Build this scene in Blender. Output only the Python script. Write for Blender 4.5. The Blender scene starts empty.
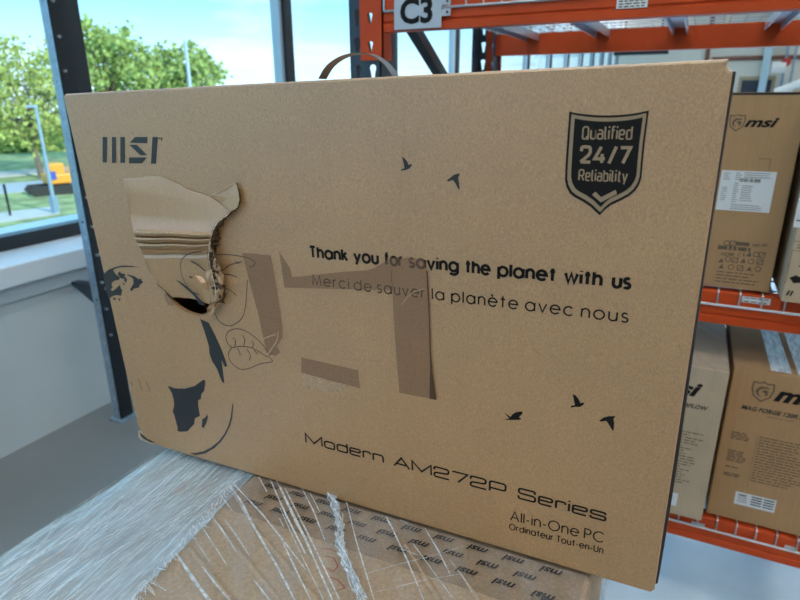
import bpy, bmesh, math, random
from mathutils import Vector, Matrix, noise
from mathutils.geometry import tessellate_polygon

random.seed(7)
S = bpy.context.scene
COL = S.collection

# ---------------------------------------------------------------- camera
H = 1.55                       # lens height above the warehouse floor
F = 592.0                      # focal length in pixels of the 800x600 frame
PITCH, YAW, ROLL = map(math.radians, (18.77, -25.752, 0.248))
cp, sp, cy, sy = math.cos(PITCH), math.sin(PITCH), math.cos(YAW), math.sin(YAW)
fwd = Vector((sy*cp, cy*cp, -sp)); right0 = Vector((cy, -sy, 0)); down0 = fwd.cross(right0)
right = math.cos(ROLL)*right0 + math.sin(ROLL)*down0
down = -math.sin(ROLL)*right0 + math.cos(ROLL)*down0
EYE = Vector((0, 0, H))
cam = bpy.data.cameras.new('camera')
cam.sensor_fit = 'HORIZONTAL'; cam.sensor_width = 36.0; cam.lens = F/800*36
cam.clip_start = 0.02; cam.clip_end = 500
cam.dof.use_dof = True; cam.dof.focus_distance = 0.66; cam.dof.aperture_fstop = 8.5
camo = bpy.data.objects.new('camera', cam); COL.objects.link(camo)
m3 = Matrix((right, -down, -fwd)).transposed()
camo.matrix_world = Matrix.Translation(EYE) @ m3.to_4x4()
S.camera = camo

# ---------------------------------------------------------------- world, sun, exposure
S.view_settings.view_transform = 'Standard'
try: S.view_settings.look = 'None'
except Exception: pass
S.view_settings.gamma = 1.0
S.view_settings.exposure = 0.28
S.view_settings.use_curve_mapping = False
W = bpy.data.worlds.new('world'); S.world = W; W.use_nodes = True
nt = W.node_tree; nt.nodes.clear()
def WN(t, **k):
    n = nt.nodes.new(t)
    for a, b in k.items(): setattr(n, a, b)
    return n
tc = WN('ShaderNodeTexCoord'); sep = WN('ShaderNodeSeparateXYZ')
nt.links.new(tc.outputs['Generated'], sep.inputs[0])
ramp = WN('ShaderNodeValToRGB')
ramp.color_ramp.elements[0].position = 0.0; ramp.color_ramp.elements[0].color = (0.26, 0.35, 0.40, 1)
ramp.color_ramp.elements[1].position = 0.55; ramp.color_ramp.elements[1].color = (0.065, 0.21, 0.38, 1)
e = ramp.color_ramp.elements.new(0.16); e.color = (0.080, 0.225, 0.36, 1)
nt.links.new(sep.outputs['Z'], ramp.inputs[0])
mp = WN('ShaderNodeMapping'); mp.inputs['Scale'].default_value = (1.6, 1.6, 7.0)
nt.links.new(tc.outputs['Generated'], mp.inputs[0])
nz = WN('ShaderNodeTexNoise'); nz.inputs['Scale'].default_value = 2.1; nz.inputs['Detail'].default_value = 5
nt.links.new(mp.outputs[0], nz.inputs[0])
cr = WN('ShaderNodeValToRGB')
cr.color_ramp.elements[0].position = 0.47; cr.color_ramp.elements[0].color = (0, 0, 0, 1)
cr.color_ramp.elements[1].position = 0.68; cr.color_ramp.elements[1].color = (1, 1, 1, 1)
nt.links.new(nz.outputs['Fac'], cr.inputs[0])
mx = WN('ShaderNodeMixRGB'); mx.inputs[2].default_value = (0.25, 0.32, 0.36, 1)
nt.links.new(cr.outputs[0], mx.inputs[0]); nt.links.new(ramp.outputs[0], mx.inputs[1])
bg = WN('ShaderNodeBackground'); bg.inputs['Strength'].default_value = 4.1
nt.links.new(mx.outputs[0], bg.inputs[0])
wo = WN('ShaderNodeOutputWorld'); nt.links.new(bg.outputs[0], wo.inputs[0])

sun = bpy.data.lights.new('sun', 'SUN'); sun.energy = 3.6; sun.angle = math.radians(1.5); sun.color = (1, 0.95, 0.85)
suno = bpy.data.objects.new('sun', sun); COL.objects.link(suno)
suno.location = (30, 0, 40)
suno.rotation_euler = Vector((-0.9, 0.2, -0.5)).to_track_quat('-Z', 'Y').to_euler()
LAMP = 20.5                      # radiance of the added ceiling luminaires

# ---------------------------------------------------------------- pixel helpers (direction only; distance from what the thing touches)
def ray(x, y):
    return right*((x-400)/F) + down*((y-300)/F) + fwd
def onX(x, y, X): d = ray(x, y); return EYE + d*(X/d.x)
def onY(x, y, Y): d = ray(x, y); return EYE + d*(Y/d.y)
def onZ(x, y, Z): d = ray(x, y); return EYE + d*((Z-H)/d.z)
def onP(x, y, P0, N):
    d = ray(x, y); return EYE + d*((P0-EYE).dot(N)/d.dot(N))

# ---------------------------------------------------------------- materials
MATS = {}
def nmat(name):
    m = bpy.data.materials.new(name); m.use_nodes = True
    t = m.node_tree; b = t.nodes['Principled BSDF']
    MATS[name] = m
    return m, t, b
def mat(name, col, rough=0.6, metal=0.0, var=0.0, vscale=8.0, bump=0.0, bscale=60.0, spec=None, emit=None, estr=0, stretch=None):
    m, t, b = nmat(name)
    b.inputs['Base Color'].default_value = (*col, 1)
    b.inputs['Roughness'].default_value = rough
    b.inputs['Metallic'].default_value = metal
    if spec is not None: b.inputs['Specular IOR Level'].default_value = spec
    if emit:
        b.inputs['Emission Color'].default_value = (*emit, 1); b.inputs['Emission Strength'].default_value = estr
    if var or bump:
        tcn = t.nodes.new('ShaderNodeTexCoord'); src = tcn.outputs['Object']
        if stretch:
            mpn = t.nodes.new('ShaderNodeMapping'); mpn.inputs['Scale'].default_value = stretch
            t.links.new(src, mpn.inputs[0]); src = mpn.outputs[0]
    if var:
        n = t.nodes.new('ShaderNodeTexNoise'); n.inputs['Scale'].default_value = vscale; n.inputs['Detail'].default_value = 4
        t.links.new(src, n.inputs[0])
        r = t.nodes.new('ShaderNodeValToRGB')
        r.color_ramp.elements[0].position = 0.3; r.color_ramp.elements[1].position = 0.7
        r.color_ramp.elements[0].color = (*[c*(1-var) for c in col], 1)
        r.color_ramp.elements[1].color = (*[min(1, c*(1+var)) for c in col], 1)
        t.links.new(n.outputs['Fac'], r.inputs[0]); t.links.new(r.outputs[0], b.inputs['Base Color'])
    if bump:
        n = t.nodes.new('ShaderNodeTexNoise'); n.inputs['Scale'].default_value = bscale; n.inputs['Detail'].default_value = 3
        t.links.new(src, n.inputs[0])
        bm = t.nodes.new('ShaderNodeBump'); bm.inputs['Strength'].default_value = bump; bm.inputs['Distance'].default_value = 0.01
        t.links.new(n.outputs['Fac'], bm.inputs['Height']); t.links.new(bm.outputs[0], b.inputs['Normal'])
    return m

def cardboard(name, col, speck=0.16, flute=0.05, rough=0.75, spec=0.25, ior=1.5):
    m, t, b = nmat(name)
    b.inputs['Roughness'].default_value = rough
    b.inputs['Specular IOR Level'].default_value = spec; b.inputs['IOR'].default_value = ior
    N = t.nodes.new; L = t.links.new
    tcn = N('ShaderNodeTexCoord')
    fib = N('ShaderNodeTexNoise'); fib.inputs['Scale'].default_value = 780; fib.inputs['Detail'].default_value = 2
    mp_ = N('ShaderNodeMapping'); mp_.inputs['Scale'].default_value = (1.0, 1.0, 0.55)
    L(tcn.outputs['Object'], mp_.inputs[0]); L(mp_.outputs[0], fib.inputs[0])
    blo = N('ShaderNodeTexNoise'); blo.inputs['Scale'].default_value = 14; blo.inputs['Detail'].default_value = 3
    L(tcn.outputs['Object'], blo.inputs[0])
    wv = N('ShaderNodeTexNoise'); wv.inputs['Scale'].default_value = 1.0; wv.inputs['Detail'].default_value = 1
    mp2 = N('ShaderNodeMapping'); mp2.inputs['Scale'].default_value = (260, 260, 6)
    L(tcn.outputs['Object'], mp2.inputs[0]); L(mp2.outputs[0], wv.inputs[0])
    def scaled(sock, amp):
        s = N('ShaderNodeMath'); s.operation = 'MULTIPLY_ADD'; s.inputs[1].default_value = amp*2; s.inputs[2].default_value = -amp
        L(sock, s.inputs[0]); return s.outputs[0]
    a1 = N('ShaderNodeMath'); L(scaled(fib.outputs['Fac'], speck*2.2), a1.inputs[0]); L(scaled(blo.outputs['Fac'], 0.10), a1.inputs[1])
    a2 = N('ShaderNodeMath'); L(a1.outputs[0], a2.inputs[0]); L(scaled(wv.outputs['Fac'], flute*2), a2.inputs[1])
    a3 = N('ShaderNodeMath'); a3.inputs[1].default_value = 1.0; L(a2.outputs[0], a3.inputs[0])
    v = N('ShaderNodeVectorMath'); v.operation = 'SCALE'; v.inputs[0].default_value = col
    L(a3.outputs[0], v.inputs['Scale']); L(v.outputs[0], b.inputs['Base Color'])
    bm_ = N('ShaderNodeBump'); bm_.inputs['Strength'].default_value = 0.12; bm_.inputs['Distance'].default_value = 0.001
    L(fib.outputs['Fac'], bm_.inputs['Height']); L(bm_.outputs[0], b.inputs['Normal'])
    return m

def clear_film(name, col, lo, hi, rough, stretch, nscale, bump=0.6, rot=0.0, metal=0.0, pos=(0.35, 0.65)):
    """glossy plastic mixed with transparency along streaks"""
    m, t, b = nmat(name)
    N = t.nodes.new; L = t.links.new
    b.inputs['Base Color'].default_value = (*col, 1); b.inputs['Roughness'].default_value = rough
    b.inputs['Specular IOR Level'].default_value = 0.8; b.inputs['Metallic'].default_value = metal
    tcn = N('ShaderNodeTexCoord'); mr = N('ShaderNodeMapping'); mr.inputs['Rotation'].default_value = (0, 0, rot)
    mp_ = N('ShaderNodeMapping'); mp_.inputs['Scale'].default_value = stretch
    L(tcn.outputs['Object'], mr.inputs[0]); L(mr.outputs[0], mp_.inputs[0])
    n1 = N('ShaderNodeTexNoise'); n1.inputs['Scale'].default_value = nscale; n1.inputs['Detail'].default_value = 5; n1.inputs['Roughness'].default_value = 0.65
    L(mp_.outputs[0], n1.inputs[0])
    r = N('ShaderNodeMapRange'); r.inputs['From Min'].default_value = pos[0]; r.inputs['From Max'].default_value = pos[1]
    r.inputs['To Min'].default_value = lo; r.inputs['To Max'].default_value = hi
    L(n1.outputs['Fac'], r.inputs['Value'])
    bm_ = N('ShaderNodeBump'); bm_.inputs['Strength'].default_value = bump; bm_.inputs['Distance'].default_value = 0.003
    L(n1.outputs['Fac'], bm_.inputs['Height']); L(bm_.outputs[0], b.inputs['Normal'])
    tr = N('ShaderNodeBsdfTransparent'); ms = N('ShaderNodeMixShader')
    L(r.outputs[0], ms.inputs[0]); L(tr.outputs[0], ms.inputs[1]); L(b.outputs[0], ms.inputs[2])
    L(ms.outputs[0], t.nodes['Material Output'].inputs['Surface'])
    return m

KRAFT = cardboard('kraft_cardboard', (0.44, 0.245, 0.098), 0.24, 0.02, 0.47, 1.0, 1.8)
KRAFT_LIGHT = cardboard('kraft_liner_torn', (0.455, 0.262, 0.115), 0.14, 0.03, 0.42, 0.9, 1.7)
KRAFT_DARK = cardboard('kraft_inner_dark', (0.10, 0.058, 0.034), 0.2)
KRAFT_RACK = cardboard('kraft_rack', (0.40, 0.245, 0.125), 0.06)
KRAFT_PALE = cardboard('kraft_pale', (0.48, 0.375, 0.265), 0.06)
KRAFT_STACK = cardboard('kraft_stack', (0.42, 0.32, 0.225), 0.08, 0.15)
PALE_TORN = cardboard('paper_torn_pale', (0.56, 0.44, 0.31), 0.25)
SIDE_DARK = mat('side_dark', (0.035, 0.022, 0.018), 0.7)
INK = mat('ink_black', (0.012, 0.011, 0.011), 0.55, spec=0.15)
INK_GREY_SHEEN = mat('ink_slate', (0.022, 0.025, 0.029), 0.45, spec=0.6)  # grey ink, also black print greyed and blued by painted window sheen
INK_FADED = mat('ink_faded', (0.12, 0.085, 0.055), 0.7)
INK_BROWN = mat('ink_line', (0.060, 0.052, 0.045), 0.6)
PRINT_TAN = mat('print_tan', (0.34, 0.245, 0.155), 0.7)
RED_PEN = mat('red_pen', (0.35, 0.05, 0.05), 0.6)
WHITE = mat('label_white', (0.66, 0.70, 0.74), 0.4)
STRAP_DARK = mat('handle_plastic', (0.13, 0.095, 0.065), 0.4, var=0.1, vscale=40)
NAVY = mat('navy_steel', (0.022, 0.040, 0.066), 0.35, var=0.2, vscale=12)
ORANGE = mat('orange_steel', (0.52, 0.064, 0.011), 0.45, var=0.08, vscale=9, spec=0.25)
ZINC = mat('zinc_wire', (0.55, 0.58, 0.64), 0.32, metal=0.8)
GALV = mat('galvanised', (0.30, 0.42, 0.54), 0.45, metal=0.55, var=0.15, vscale=25)
BLACK_STEEL = mat('black_steel', (0.010, 0.012, 0.016), 0.3)
SIGN = mat('sign_plate', (0.45, 0.52, 0.62), 0.35)
FRAME_BLACK = mat('window_frame_black', (0.012, 0.014, 0.018), 0.35)
FRAME_SILVER = mat('window_frame_silver', (0.42, 0.52, 0.62), 0.4, metal=0.3)
WALLM = mat('wall_paint', (0.50, 0.57, 0.60), 0.7, var=0.04, vscale=3)
SILLM = mat('sill_white', (0.66, 0.74, 0.80), 0.35, var=0.03, vscale=3)
LEDGEM = mat('ledge_grey', (0.46, 0.53, 0.58), 0.5)
BACKW = mat('back_wall', (0.74, 0.72, 0.66), 0.7)
CEIL = mat('ceiling_paint', (0.55, 0.58, 0.60), 0.8)
FLOORM = mat('concrete_floor', (0.19, 0.205, 0.21), 0.30, var=0.10, vscale=1.6, bump=0.05, bscale=18)
WOOD = mat('pallet_wood', (0.42, 0.28, 0.16), 0.75, var=0.2, vscale=14, stretch=(1, 8, 8))
STEEL_PALE = mat('pale_blue_steel', (0.42, 0.60, 0.70), 0.5)
PIPE_BROWN = mat('pipe_brown', (0.22, 0.09, 0.06), 0.5)
REDP = mat('red_paint', (0.5, 0.04, 0.04), 0.4)
WHITEP = mat('white_paint', (0.8, 0.82, 0.82), 0.5)
LEAF = mat('leaves', (0.30, 0.41, 0.11), 0.6, var=0.35, vscale=1.5)
LEAF2 = mat('leaves_yellow', (0.37, 0.44, 0.11), 0.6, var=0.3, vscale=1.5)
BARK = mat('bark', (0.16, 0.12, 0.09), 0.9, var=0.2, vscale=10)
GRASS = mat('grass', (0.27, 0.32, 0.13), 0.9, var=0.4, vscale=1.2)
ROADM = mat('asphalt', (0.40, 0.42, 0.45), 0.8, var=0.06, vscale=2)
PATHM = mat('path_paving', (0.50, 0.48, 0.44), 0.9, var=0.08, vscale=2)
EXC = mat('excavator_orange', (0.75, 0.33, 0.04), 0.4)
BLUEP = mat('blue_paint', (0.05, 0.10, 0.40), 0.4)
RUBBER = mat('rubber', (0.03, 0.03, 0.03), 0.8)
GLASSM = None
def window_glass():
    m, t, b = nmat('window_glass')
    tr = t.nodes.new('ShaderNodeBsdfTransparent'); tr.inputs[0].default_value = (0.93, 0.98, 0.98, 1)
    gl = t.nodes.new('ShaderNodeBsdfGlossy'); gl.inputs['Roughness'].default_value = 0.02
    lw_ = t.nodes.new('ShaderNodeLayerWeight'); lw_.inputs['Blend'].default_value = 0.5
    fr = t.nodes.new('ShaderNodeMath'); fr.operation = 'POWER'; fr.inputs[1].default_value = 5.0
    t.links.new(lw_.outputs['Facing'], fr.inputs[0])
    ms = t.nodes.new('ShaderNodeMixShader')
    t.links.new(fr.outputs[0], ms.inputs[0]); t.links.new(tr.outputs[0], ms.inputs[1]); t.links.new(gl.outputs[0], ms.inputs[2])
    t.links.new(ms.outputs[0], t.nodes['Material Output'].inputs['Surface'])
    return m
GLASSM = window_glass()
TAPE = clear_film('brown_tape', (0.31, 0.172, 0.10), 0.46, 0.49, 0.38, (1, 1, 1), 30, 0.05)
CLEAR_TAPE = clear_film('clear_tape', (0.75, 0.75, 0.72), 0.45, 0.9, 0.12, (6, 1, 1), 20, 0.15)
PRINT_TAPE = clear_film('printed_tape', (0.33, 0.24, 0.16), 0.32, 0.5, 0.22, (1, 1, 1), 30, 0.2)
def dense_film(name):
    """many layers of stretched film: translucent sheet with fine bright pull lines and soft wrinkles"""
    m, t, b = nmat(name); N = t.nodes.new; L = t.links.new
    b.inputs['Base Color'].default_value = (0.66, 0.86, 1.0, 1); b.inputs['Roughness'].default_value = 0.17; b.inputs['Specular IOR Level'].default_value = 0.9
    tcn = N('ShaderNodeTexCoord')
    def streak(rot, sc, scale, lo, hi):
        mr = N('ShaderNodeMapping'); mr.inputs['Rotation'].default_value = (0, 0, rot); ms_ = N('ShaderNodeMapping'); ms_.inputs['Scale'].default_value = sc
        n = N('ShaderNodeTexNoise'); n.inputs['Scale'].default_value = scale; n.inputs['Detail'].default_value = 6; n.inputs['Roughness'].default_value = 0.7
        r = N('ShaderNodeMapRange'); r.inputs['From Min'].default_value = lo; r.inputs['From Max'].default_value = hi
        L(tcn.outputs['Object'], mr.inputs[0]); L(mr.outputs[0], ms_.inputs[0]); L(ms_.outputs[0], n.inputs[0]); L(n.outputs['Fac'], r.inputs['Value'])
        return r.outputs[0], n.outputs['Fac']
    s1, h1 = streak(-0.12, (90, 2.0, 1), 3.0, 0.50, 0.66)
    s2, h2 = streak(0.55, (60, 2.5, 1), 2.5, 0.60, 0.72)
    s3, h3 = streak(0.2, (8, 3.0, 3), 5.0, 0.35, 0.75)
    def math_(op, a, b_):
        n = N('ShaderNodeMath'); n.operation = op
        for k, v in ((0, a), (1, b_)):
            if isinstance(v, float): n.inputs[k].default_value = v
            else: L(v, n.inputs[k])
        return n.outputs[0]
    f = math_('ADD', math_('MULTIPLY', s1, 0.40), math_('MULTIPLY', s2, 0.30))
    f = math_('ADD', f, math_('MULTIPLY', s3, 0.34)); f = math_('ADD', f, 0.30); f = math_('MINIMUM', f, 0.95)
    hgt = math_('ADD', math_('MULTIPLY', h1, 0.5), math_('MULTIPLY', h3, 1.6))
    bp = N('ShaderNodeBump'); bp.inputs['Strength'].default_value = 0.8; bp.inputs['Distance'].default_value = 0.004
    L(hgt, bp.inputs['Height']); L(bp.outputs[0], b.inputs['Normal'])
    tr = N('ShaderNodeBsdfTransparent'); ms = N('ShaderNodeMixShader')
    L(f, ms.inputs[0]); L(tr.outputs[0], ms.inputs[1]); L(b.outputs[0], ms.inputs[2]); L(ms.outputs[0], t.nodes['Material Output'].inputs['Surface'])
    return m
FILM = dense_film('stretch_film_dense')
FILM_THIN = clear_film('stretch_film_thin', (0.75, 0.82, 0.9), 0.0, 0.24, 0.12, (14, 2.5, 1), 3.0, 0.5, rot=-0.6, pos=(0.42, 0.75))
FILM_ROPE = clear_film('stretch_film_strand', (0.80, 0.88, 0.95), 0.45, 0.95, 0.2, (1, 1, 1), 160, 0.8)

# ---------------------------------------------------------------- mesh builder
class MB:
    def __init__(s): s.v = []; s.f = []
    def add(s, vs, fs):
        o = len(s.v); s.v += [Vector(p) for p in vs]; s.f += [tuple(i+o for i in f) for f in fs]; return s
    def box(s, x0, y0, z0, x1, y1, z1):
        return s.add([(x0,y0,z0),(x1,y0,z0),(x1,y1,z0),(x0,y1,z0),(x0,y0,z1),(x1,y0,z1),(x1,y1,z1),(x0,y1,z1)],
                     [(0,3,2,1),(4,5,6,7),(0,1,5,4),(1,2,6,5),(2,3,7,6),(3,0,4,7)])
    def bbox(s, x0, y0, z0, x1, y1, z1, b=0.004):
        """box with chamfered edges"""
        X, Y, Z = (x0,x1), (y0,y1), (z0,z1); bm = bmesh.new()
        M = MB().box(x0,y0,z0,x1,y1,z1)
        vs = [bm.verts.new(p) for p in M.v]
        for f in M.f: bm.faces.new([vs[i] for i in f])
        bmesh.ops.bevel(bm, geom=bm.edges[:], offset=b, segments=2, affect='EDGES', profile=0.5)
        bm.verts.index_update()
        s.add([v.co.copy() for v in bm.verts], [[v.index for v in f.verts] for f in bm.faces]); bm.free(); return s
    def xf(s, o, ax, ay):
        s.v = [Vector(o)+ax*v.x+ay*v.y+Vector((0,0,v.z)) for v in s.v]; return s
    def obox(s, c, ax, ay, az):
        """oriented box, half-axis vectors"""
        c, ax, ay, az = map(Vector, (c, ax, ay, az)); vs = []
        for k in (-1, 1):
            for i, j in ((-1,-1),(1,-1),(1,1),(-1,1)): vs.append(c+ax*i+ay*j+az*k)
        return s.add(vs, [(0,3,2,1),(4,5,6,7),(0,1,5,4),(1,2,6,5),(2,3,7,6),(3,0,4,7)])
    def poly(s, pts, holes=()):
        """flat polygon, concave and with holes"""
        loops = [[Vector(p) for p in pts]] + [[Vector(p) for p in h] for h in holes]
        flat = [p for l in loops for p in l]
        return s.add(flat, [tuple(t) for t in tessellate_polygon(loops)])
    def tube(s, pts, r, n=6, cap=True, r2=None):
        pts = [Vector(p) for p in pts]; o = len(s.v); N = len(pts)
        for i, p in enumerate(pts):
            d = (pts[min(i+1, N-1)] - pts[max(i-1, 0)]).normalized()
            a = d.orthogonal().normalized() if abs(d.z) > 0.95 else d.cross(Vector((0,0,1))).normalized()
            b = d.cross(a); rr = r if r2 is None else r + (r2-r)*i/(N-1)
            for k in range(n):
                t = 2*math.pi*k/n; s.v.append(p + a*math.cos(t)*rr + b*math.sin(t)*rr)
        for i in range(N-1):
            for k in range(n):
                s.f.append((o+i*n+k, o+i*n+(k+1)%n, o+(i+1)*n+(k+1)%n, o+(i+1)*n+k))
        if cap:
            s.f.append(tuple(o+k for k in range(n))[::-1]); s.f.append(tuple(o+(N-1)*n+k for k in range(n)))
        return s
    def ribbon(s, pts, w, side):
        """flat strip along pts, side = function or vector"""
        pts = [Vector(p) for p in pts]; o = len(s.v)
        for i, p in enumerate(pts):
            sd = side(i) if callable(side) else side
            ww = w(i) if callable(w) else w
            s.v += [p - sd*ww/2, p + sd*ww/2]
        for i in range(len(pts)-1): s.f.append((o+2*i, o+2*i+1, o+2*i+3, o+2*i+2))
        return s
    def grid(s, rows):
        o = len(s.v); n = len(rows[0])
        for r in rows: s.v += [Vector(p) for p in r]
        for i in range(len(rows)-1):
            for j in range(n-1): s.f.append((o+i*n+j, o+i*n+j+1, o+(i+1)*n+j+1, o+(i+1)*n+j))
        return s
    def build(s, name, material, parent=None, smooth=False):
        me = bpy.data.meshes.new(name)
        org = Vector((0,0,0)) if parent is None else ORG[parent.name]
        me.from_pydata([v-org for v in s.v], [], s.f); me.update()
        me.materials.append(material)
        if smooth:
            for p in me.polygons: p.use_smooth = True
        ob = bpy.data.objects.new(name, me); COL.objects.link(ob)
        if parent is not None: ob.parent = parent
        ORG[ob.name] = org
        return ob
ORG = {}
def tag(o, label, cat, group=None, kind=None):
    o['label'] = label; o['category'] = cat
    if group: o['group'] = group
    if kind: o['kind'] = kind
    return o
def thing(name, label, cat, loc, group=None):
    o = bpy.data.objects.new(name, None); COL.objects.link(o); o.location = loc; o.empty_display_size = 0.1
    ORG[o.name] = Vector(loc); return tag(o, label, cat, group)
def solo(mb, name, material, label, cat, base=None, group=None, smooth=False):
    """a thing that is one mesh, its origin at its base"""
    if base is None:
        base = Vector((sum(v.x for v in mb.v)/len(mb.v), sum(v.y for v in mb.v)/len(mb.v), min(v.z for v in mb.v)))
    base = Vector(base)
    mb.v = [v-base for v in mb.v]; o = mb.build(name, material, None, smooth); o.location = base; ORG[o.name] = base
    return tag(o, label, cat, group)
def struct(mb, name, material, parent=None):
    o = mb.build(name, material, parent)
    if parent is None: o['kind'] = 'structure'
    return o

# ---------------------------------------------------------------- lettering
_font_cache = {}
def font_mesh(text, bold=0.0, shear=0.0):
    key = (text, bold, shear)
    if key in _font_cache: return _font_cache[key]
    cu = bpy.data.curves.new('lettering', 'FONT'); cu.body = text; cu.size = 1; cu.offset = bold; cu.shear = shear; cu.resolution_u = 3
    ob = bpy.data.objects.new('lettering', cu); COL.objects.link(ob)
    dg = bpy.context.evaluated_depsgraph_get(); dg.update()
    me = bpy.data.meshes.new_from_object(ob.evaluated_get(dg))
    vs = [(v.co.x, v.co.y) for v in me.vertices]; fs = [tuple(p.vertices) for p in me.polygons]
    bpy.data.objects.remove(ob); bpy.data.curves.remove(cu); bpy.data.meshes.remove(me)
    x0 = min(v[0] for v in vs); x1 = max(v[0] for v in vs)
    _font_cache[key] = ([(x-x0, y) for x, y in vs], fs, x1-x0); return _font_cache[key]
def put_font(mb, text, O, E, U, cap, n=Vector((0,0,0)), bold=0.0, shear=0.0):
    """built-in font between baseline ends O and E, capital height cap along U"""
    vs, fs, w = font_mesh(text, bold, shear)
    A = (E-O); k = cap/0.729
    mb.add([O + A*(x/w) + U*(y*k) + n for x, y in vs], fs)

def arc(cx, cy_, rx, ry, a0, a1, n=14):
    return [(cx+rx*math.cos(math.radians(a0+(a1-a0)*i/n)), cy_+ry*math.sin(math.radians(a0+(a1-a0)*i/n))) for i in range(n+1)]
def fillet(pts, r, n=4):
    out = [pts[0]]
    for i in range(1, len(pts)-1):
        p, a, b = Vector(pts[i]), Vector(pts[i-1]), Vector(pts[i+1])
        d1 = (a-p); d2 = (b-p); rr = min(r, d1.length*.49, d2.length*.49)
        q0 = p+d1.normalized()*rr; q1 = p+d2.normalized()*rr
        for k in range(n+1):
            t = k/n; q = q0*(1-t)**2 + p*2*t*(1-t) + q1*t*t; out.append((q.x, q.y))
    out.append(pts[-1]); return out
XH = 0.74
def round_glyph(c):
    """geometric round sans: (centre lines, advance)"""
    R = 0.345; m = XH/2
    ring = arc(R, m, R, m, 0, 360, 22)
    G = {
     'o': ([ring], .69), 'a': ([ring, [(.69,XH),(.69,0)]], .70), 'd': ([ring, [(.69,1),(.69,0)]], .70),
     'p': ([ring, [(0,XH),(0,-.28)]], .69), 'g': ([ring, [(.69,XH),(.69,-.04)] + arc(.345,-.04,.345,.25,0,-150)[1:]], .70),
     'e': ([[(0,m+.02),(.68,m+.02)] + arc(R,m,R,m,3,322,20)], .68), 'c': ([arc(R,m,R,m,42,318,18)], .64),
     'n': ([[(0,0),(0,XH)], [(0,.40)] + arc(.26,.45,.26,.29,180,0) + [(.52,0)]], .52),
     'h': ([[(0,0),(0,1)], [(0,.40)] + arc(.26,.45,.26,.29,180,0) + [(.52,0)]], .52),
     'u': ([[(0,XH)] + arc(.26,.28,.26,.28,180,360) + [(.52,XH)], [(.52,XH),(.52,0)]], .52),
     'r': ([[(0,0),(0,XH)], [(0,.40)] + arc(.24,.48,.24,.26,180,75,8)], .30),
     'k': ([[(0,0),(0,1)], [(.42,XH),(.02,.36)], [(.14,.47),(.48,0)]], .48),
     'y': ([[(0,XH),(.29,.02)], [(.58,XH),(.14,-.28)]], .58), 'v': ([[(0,XH),(.28,0),(.56,XH)]], .56),
     'w': ([[(0,XH),(.23,0),(.44,XH),(.65,0),(.88,XH)]], .88),
     'f': ([[(.16,0),(.16,.82)] + arc(.31,.84,.15,.16,180,80,6), [(0,XH),(.38,XH)]], .38),
     't': ([[(.19,0),(.19,1)], [(0,XH),(.38,XH)]], .38), 'l': ([[(0,0),(0,1)]], .0),
     'i': ([[(0,0),(0,XH)], [(0,.93),(0,1.02)]], .0),
     's': ([arc(.2,.555,.18,.185,35,270,10) + arc(.2,.185,.20,.185,90,-150,12)[1:]], .41),
     'T': ([[(0,1),(.56,1)], [(.28,1),(.28,0)]], .56), 'M': ([[(0,0),(.10,1),(.44,.05),(.78,1),(.88,0)]], .88),
     'A': ([[(0,0),(.38,1),(.76,0)], [(.14,.34),(.62,.34)]], .76), 'O': ([arc(.48,.5,.48,.5,0,360,24)], .96),
     'C': ([arc(.48,.5,.48,.5,45,315,20)], .88), 'U': ([[(0,1)] + arc(.31,.31,.31,.31,180,360) + [(.62,1)]], .62),
     'P': ([[(0,0),(0,1),(.26,1)] + arc(.26,.74,.26,.26,90,-90,10) + [(0,.48)]], .52),
     '-': ([[(0,.36),(.28,.36)]], .28), ' ': ([], .22)}
    if c == 'è':
        g, a = G['e']; return (g + [[(.22,1.06),(.38,.88)]], a)
    return G[c]
def wide_glyph(c):
    """wide squared sans"""
    def box_(w, h): return fillet([(w/2,0),(w,0),(w,h),(0,h),(0,0),(w/2,0)], .26)
    h = .72; w = .86
    G = {
     'M': ([[(0,0),(0,1),(.72,.10),(1.44,1),(1.44,0)]], 1.44), 'o': ([box_(w,h)], w), 'd': ([box_(w,h), [(w,1.0),(w,0)]], w),
     'e': ([fillet([(0,.38),(w,.38),(w,h),(0,h),(0,0),(w*.97,0)], .18)], w), 'r': ([[(0,0),(0,h)], fillet([(0,.5),(.05,h),(.56,h),(.60,.52)], .2)], .58),
     'n': ([[(0,0),(0,h)], fillet([(0,h*.9),(.1,h),(.80,h),(.80,0)], .22)], .80), 'A': ([[(0,0),(.60,1),(1.20,0)], [(.22,.30),(.98,.30)]], 1.20),
     '2': ([fillet([(0,.68),(0,1),(1.06,1),(1.06,.54),(.1,.42),(0,.3),(0,0),(1.10,0)], .2)], 1.10), '7': ([[(0,1),(1.10,1),(.42,0)]], 1.08),
     'P': ([fillet([(0,0),(0,1),(1.08,1),(1.08,.34),(0,.34)], .2)], 1.08),
     'S': ([fillet([(1.06,.74),(1.06,1),(0,1),(0,.54),(1.10,.50),(1.10,0),(0,0),(0,.28)], .2)], 1.10),
     's': ([fillet([(.86,.54),(.86,h),(0,h),(0,.39),(.90,.35),(.90,0),(0,0),(0,.20)], .16)], .90),
     'i': ([[(0,0),(0,h)], [(0,.92),(0,1.04)]], .0), ' ': ([], .40)}
    return G[c]
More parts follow.
